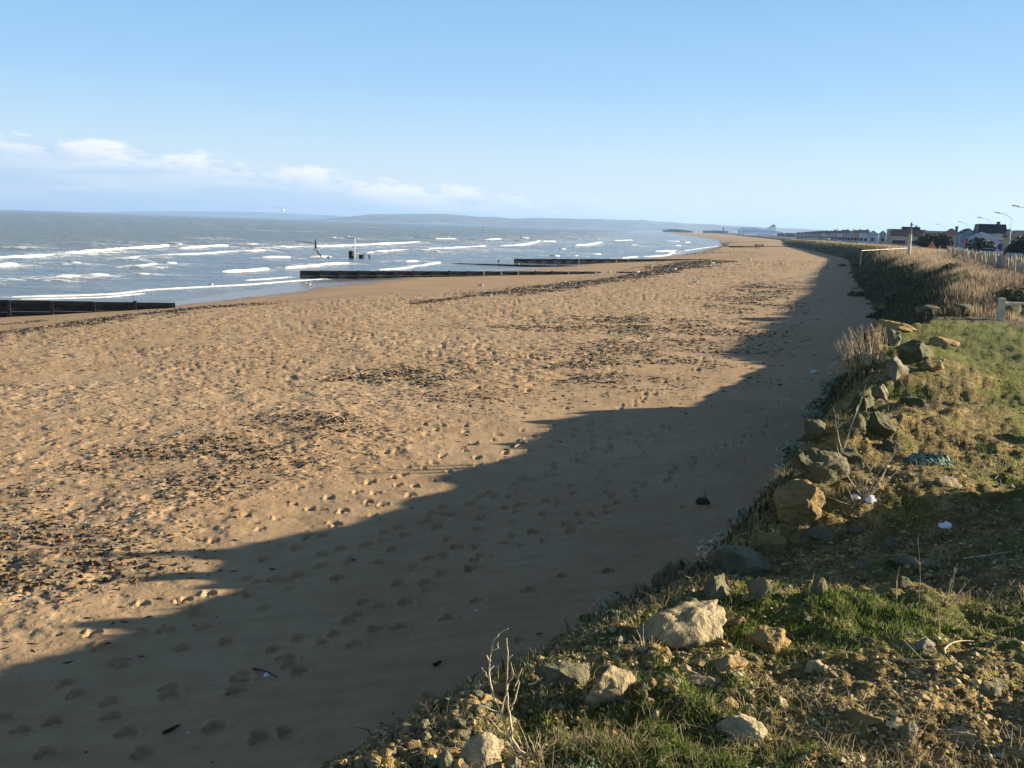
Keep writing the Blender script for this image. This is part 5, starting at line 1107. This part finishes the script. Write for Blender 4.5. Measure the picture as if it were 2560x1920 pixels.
MB().prism([(u(1926.5), fz(565.7, 1926)), (u(1937.3), fz(566.1, 1938)), (u(1935.5), fz(561.7, 1935)), (u(1931), fz(561.9, 1931))], 9, 17).build('funnel', m_greyroof, fr); MB().prism([(u(1932), fz(563.6, 1932)), (u(1936.6), fz(564.2, 1936)), (u(1936.2), fz(562.9, 1936)), (u(1931.6), fz(562.6, 1932))], 8.9, 17.1).build('funnel_stripe', m_red, fr)
for k in range(2): MB().prism([(u(1852+k), fz(578.2-1.6*k, 1852)), (u(1941-k*6), fz(580.8-1.4*k, 1941)), (u(1941-k*6), fz(580.2-1.4*k, 1941)), (u(1852+k), fz(577.4-1.6*k, 1852))], -.4, .3).build('window_band', m_shipb, fr)
for (a, b_) in ((1851, 1857), (1889, 1895)): MB().prism([(u(a), fz(570.4, a)), (u(b_), fz(570.8, b_)), (u(b_), fz(569.6, b_)), (u(a), fz(569.4, a))], 1, 3).build('dark_lifeboat', m_shipb, fr)
MB().tube([(u(1863.5), 12, fz(569, 1863)), (u(1863.5), 12, fz(562, 1863))], .5, 6).build('mast', m_metal, fr)
def far_box(name, label, cat, x0, x1, yt, depth, mat, roofm=None, group=None, d=12, base=1.0):
    q0 = at(x0, yt, depth); q1 = at(x1, yt, depth); H_ = q0.z-base; root = thing(name, label, cat, ((q0.x+q1.x)/2, depth, base)); W_ = q1.x-q0.x
    MB().box((0, d/2, H_*.4), (W_, d, H_*.8)).build('wall', mat, root); MB().add([(-W_/2-.3, -.3, H_*.8), (W_/2+.3, -.3, H_*.8), (W_/2+.3, d/2, H_), (-W_/2-.3, d/2, H_), (-W_/2-.3, d, H_*.8), (W_/2+.3, d, H_*.8)], [(0, 1, 2, 3), (3, 2, 5, 4), (0, 3, 4), (1, 5, 2), (0, 4, 5, 1)]).build('roof', roofm or mat, root)
    if group: root['group'] = group
    return root
for i in range(13):
    x0 = 1722+i*10+rnd.uniform(-1, 1); far_box('white_building', 'low white building in the row behind the far end of the beach', 'building', x0, x0+rnd.uniform(5, 8.5), 582.5+(x0-1722)*.035, 2500, m_white, group='white buildings behind the far end of the beach')
for i, (x0, x1, yt, lab) in enumerate([(1862, 1893, 585.3, 'longest white shed in front of the ferry'), (1890, 1896, 588, 'small white cabin at the ferry shed corner'), (1938, 1943, 586, 'white hut by the stern of the ferry')]): far_box('white_shed', lab, 'shed', x0, x1, yt, 2200, m_white)
far_box('harbour_shed', 'long low dark shed right of the ferry', 'shed', 1973, 2012, 582, 1500, m_gwall, m_slate, d=25, base=2)
r_ = thing('breakwater_ship', 'long low dark barge with a mast left of the ferry', 'barge', (at(1760, 577, 3000).x, 3000, 0)); WB = (1818-1760)/FPX*3000
MB().prism([(0, 0), (WB, 0), (WB+3, at(1818, 577.4, 3000).z), (0, at(1760, 576.5, 3000).z)], 0, 18).build('hull', m_slate, r_); MB().box((WB*.84, 9, 15), (3, 3, 12)).build('mast', m_slate, r_); MB().box((WB*.62, 9, 9), (WB*.5, 10, 4)).build('deck_house', m_slate, r_)
for i, (sx, yt, dp, w) in enumerate([(1666, 575.5, 3100, 26), (1680, 573.8, 3100, 34), (1694, 574.2, 3100, 34), (1708, 575.5, 3100, 28), (1722, 577.5, 3100, 26), (1955, 583, 1700, 16), (1965, 584.5, 1600, 14), (1976, 585, 1500, 14)]):
    t_ = tree('distant dark tree clump on the low land between beach and hills', sx, yt, dp, w, 1.5, 'distant tree clumps on the low land'); 
    for ch in t_.children:
        if ch.name.startswith('crown'):
            me = ch.data; V_ = np.zeros(len(me.vertices)*3); me.vertices.foreach_get('co', V_); V_ = V_.reshape(-1, 4, 3); c_ = V_.mean(1, keepdims=True); V_ = c_+(V_-c_)*w*.35; me.vertices.foreach_set('co', V_.ravel())

# ------------------------------------------------------------------ hills over the water and the air between
m_hill, nt, b = new_mat('hill_country'); P = pos(nt)
nt.links.new(mixc(nt, ramp(nt, noi(nt, P, .0035, 6.0, .65), .4, .6), (.05, .065, .035), (.15, .14, .085)), b.inputs['Base Color']); b.inputs['Roughness'].default_value = 1
def hills(name, prof, depth, dd):
    a = np.array(prof, float); xs = np.linspace(a[0, 0], a[-1, 0], 260); ys = np.interp(xs, a[:, 0], a[:, 1]); hgt = np.maximum((522+.032*xs-ys)*depth/FPX+EYE, 1); wx = (xs-1280)/FPX*depth*1.01
    nz = fbm(wx*.004, wx*0, 4, 7)*.12+1; hgt = hgt*nz; V = []; rows = 9
    for k in range(rows):
        t = k/(rows-1); V.append(np.stack([wx, np.full(len(wx), depth-dd*(1-t))+dd*.25*fbm(wx*.002, wx*0+k, 2, 9), hgt*np.sin(t*math.pi/2)*(1+.18*fbm(wx*.006, wx*0+k*.7, 3, 11)*(t < 1))-2*(1-t)], 1))
    V = np.concatenate(V); i, j = np.meshgrid(np.arange(rows-1), np.arange(260-1), indexing='ij'); q = (i*260+j).ravel(); F = np.stack([q, q+1, q+261, q+260], 1)
    return link(name, np_mesh(name, V, F, m_hill), kind='structure')
hills('hills', [(850, 549), (882, 547), (947, 535.5), (1020, 535), (1106, 535), (1150, 538), (1193, 542.5), (1269, 546), (1323, 544), (1400, 546.5), (1468, 547.5), (1558, 550.5), (1580, 550), (1609, 553.7), (1728, 560), (1809, 564.5), (1847, 567), (1967, 571.6), (2030, 576), (2120, 581), (2300, 588), (2800, 604)], 11000, 2500)
hills('far_hills', [(330, 532), (400, 528.5), (560, 529), (640, 530), (720, 533), (840, 539), (900, 545), (1100, 550), (1300, 558), (1350, 561)], 17500, 2000)
for i in range(16):
    sx = rnd.choice([rnd.gauss(1110, 22), rnd.gauss(1180, 16)]); sy = 546+.032*(sx-1000)+rnd.uniform(3, 6); q = at(sx, sy, 9400)
    o = MB().box((0, 0, 6), (rnd.uniform(20, 45), 20, 14)).add([(-15, -10, 13), (15, -10, 13), (0, -10, 20), (-15, 10, 13), (15, 10, 13), (0, 10, 20)], [(0, 1, 2), (3, 5, 4), (0, 2, 5, 3), (1, 4, 5, 2)]).build('far_white_house', m_white, None, loc=(q.x, 8480 if False else 9400, max(1, q.z-10))); tag(o, 'white speck of a house on the slope of the hills across the water', 'house', 'white houses on the far hills')
hz = MB().box((0, 9000, 90), (42000, 24500, 190)).build('haze', [], None); hz['kind'] = 'stuff'; tag(hz, 'thin sea haze', 'haze')
hm = bpy.data.materials.new('haze_air'); hm.use_nodes = True; nt = hm.node_tree; nt.nodes.clear()
pv = node(nt, 'ShaderNodeVolumePrincipled'); pv.inputs['Color'].default_value = (.42, .64, 1.0, 1); pv.inputs['Density'].default_value = 8.5e-5; pv.inputs['Anisotropy'].default_value = .2
ho = node(nt, 'ShaderNodeOutputMaterial'); nt.links.new(pv.outputs[0], ho.inputs['Volume']); hz.data.materials.append(hm)
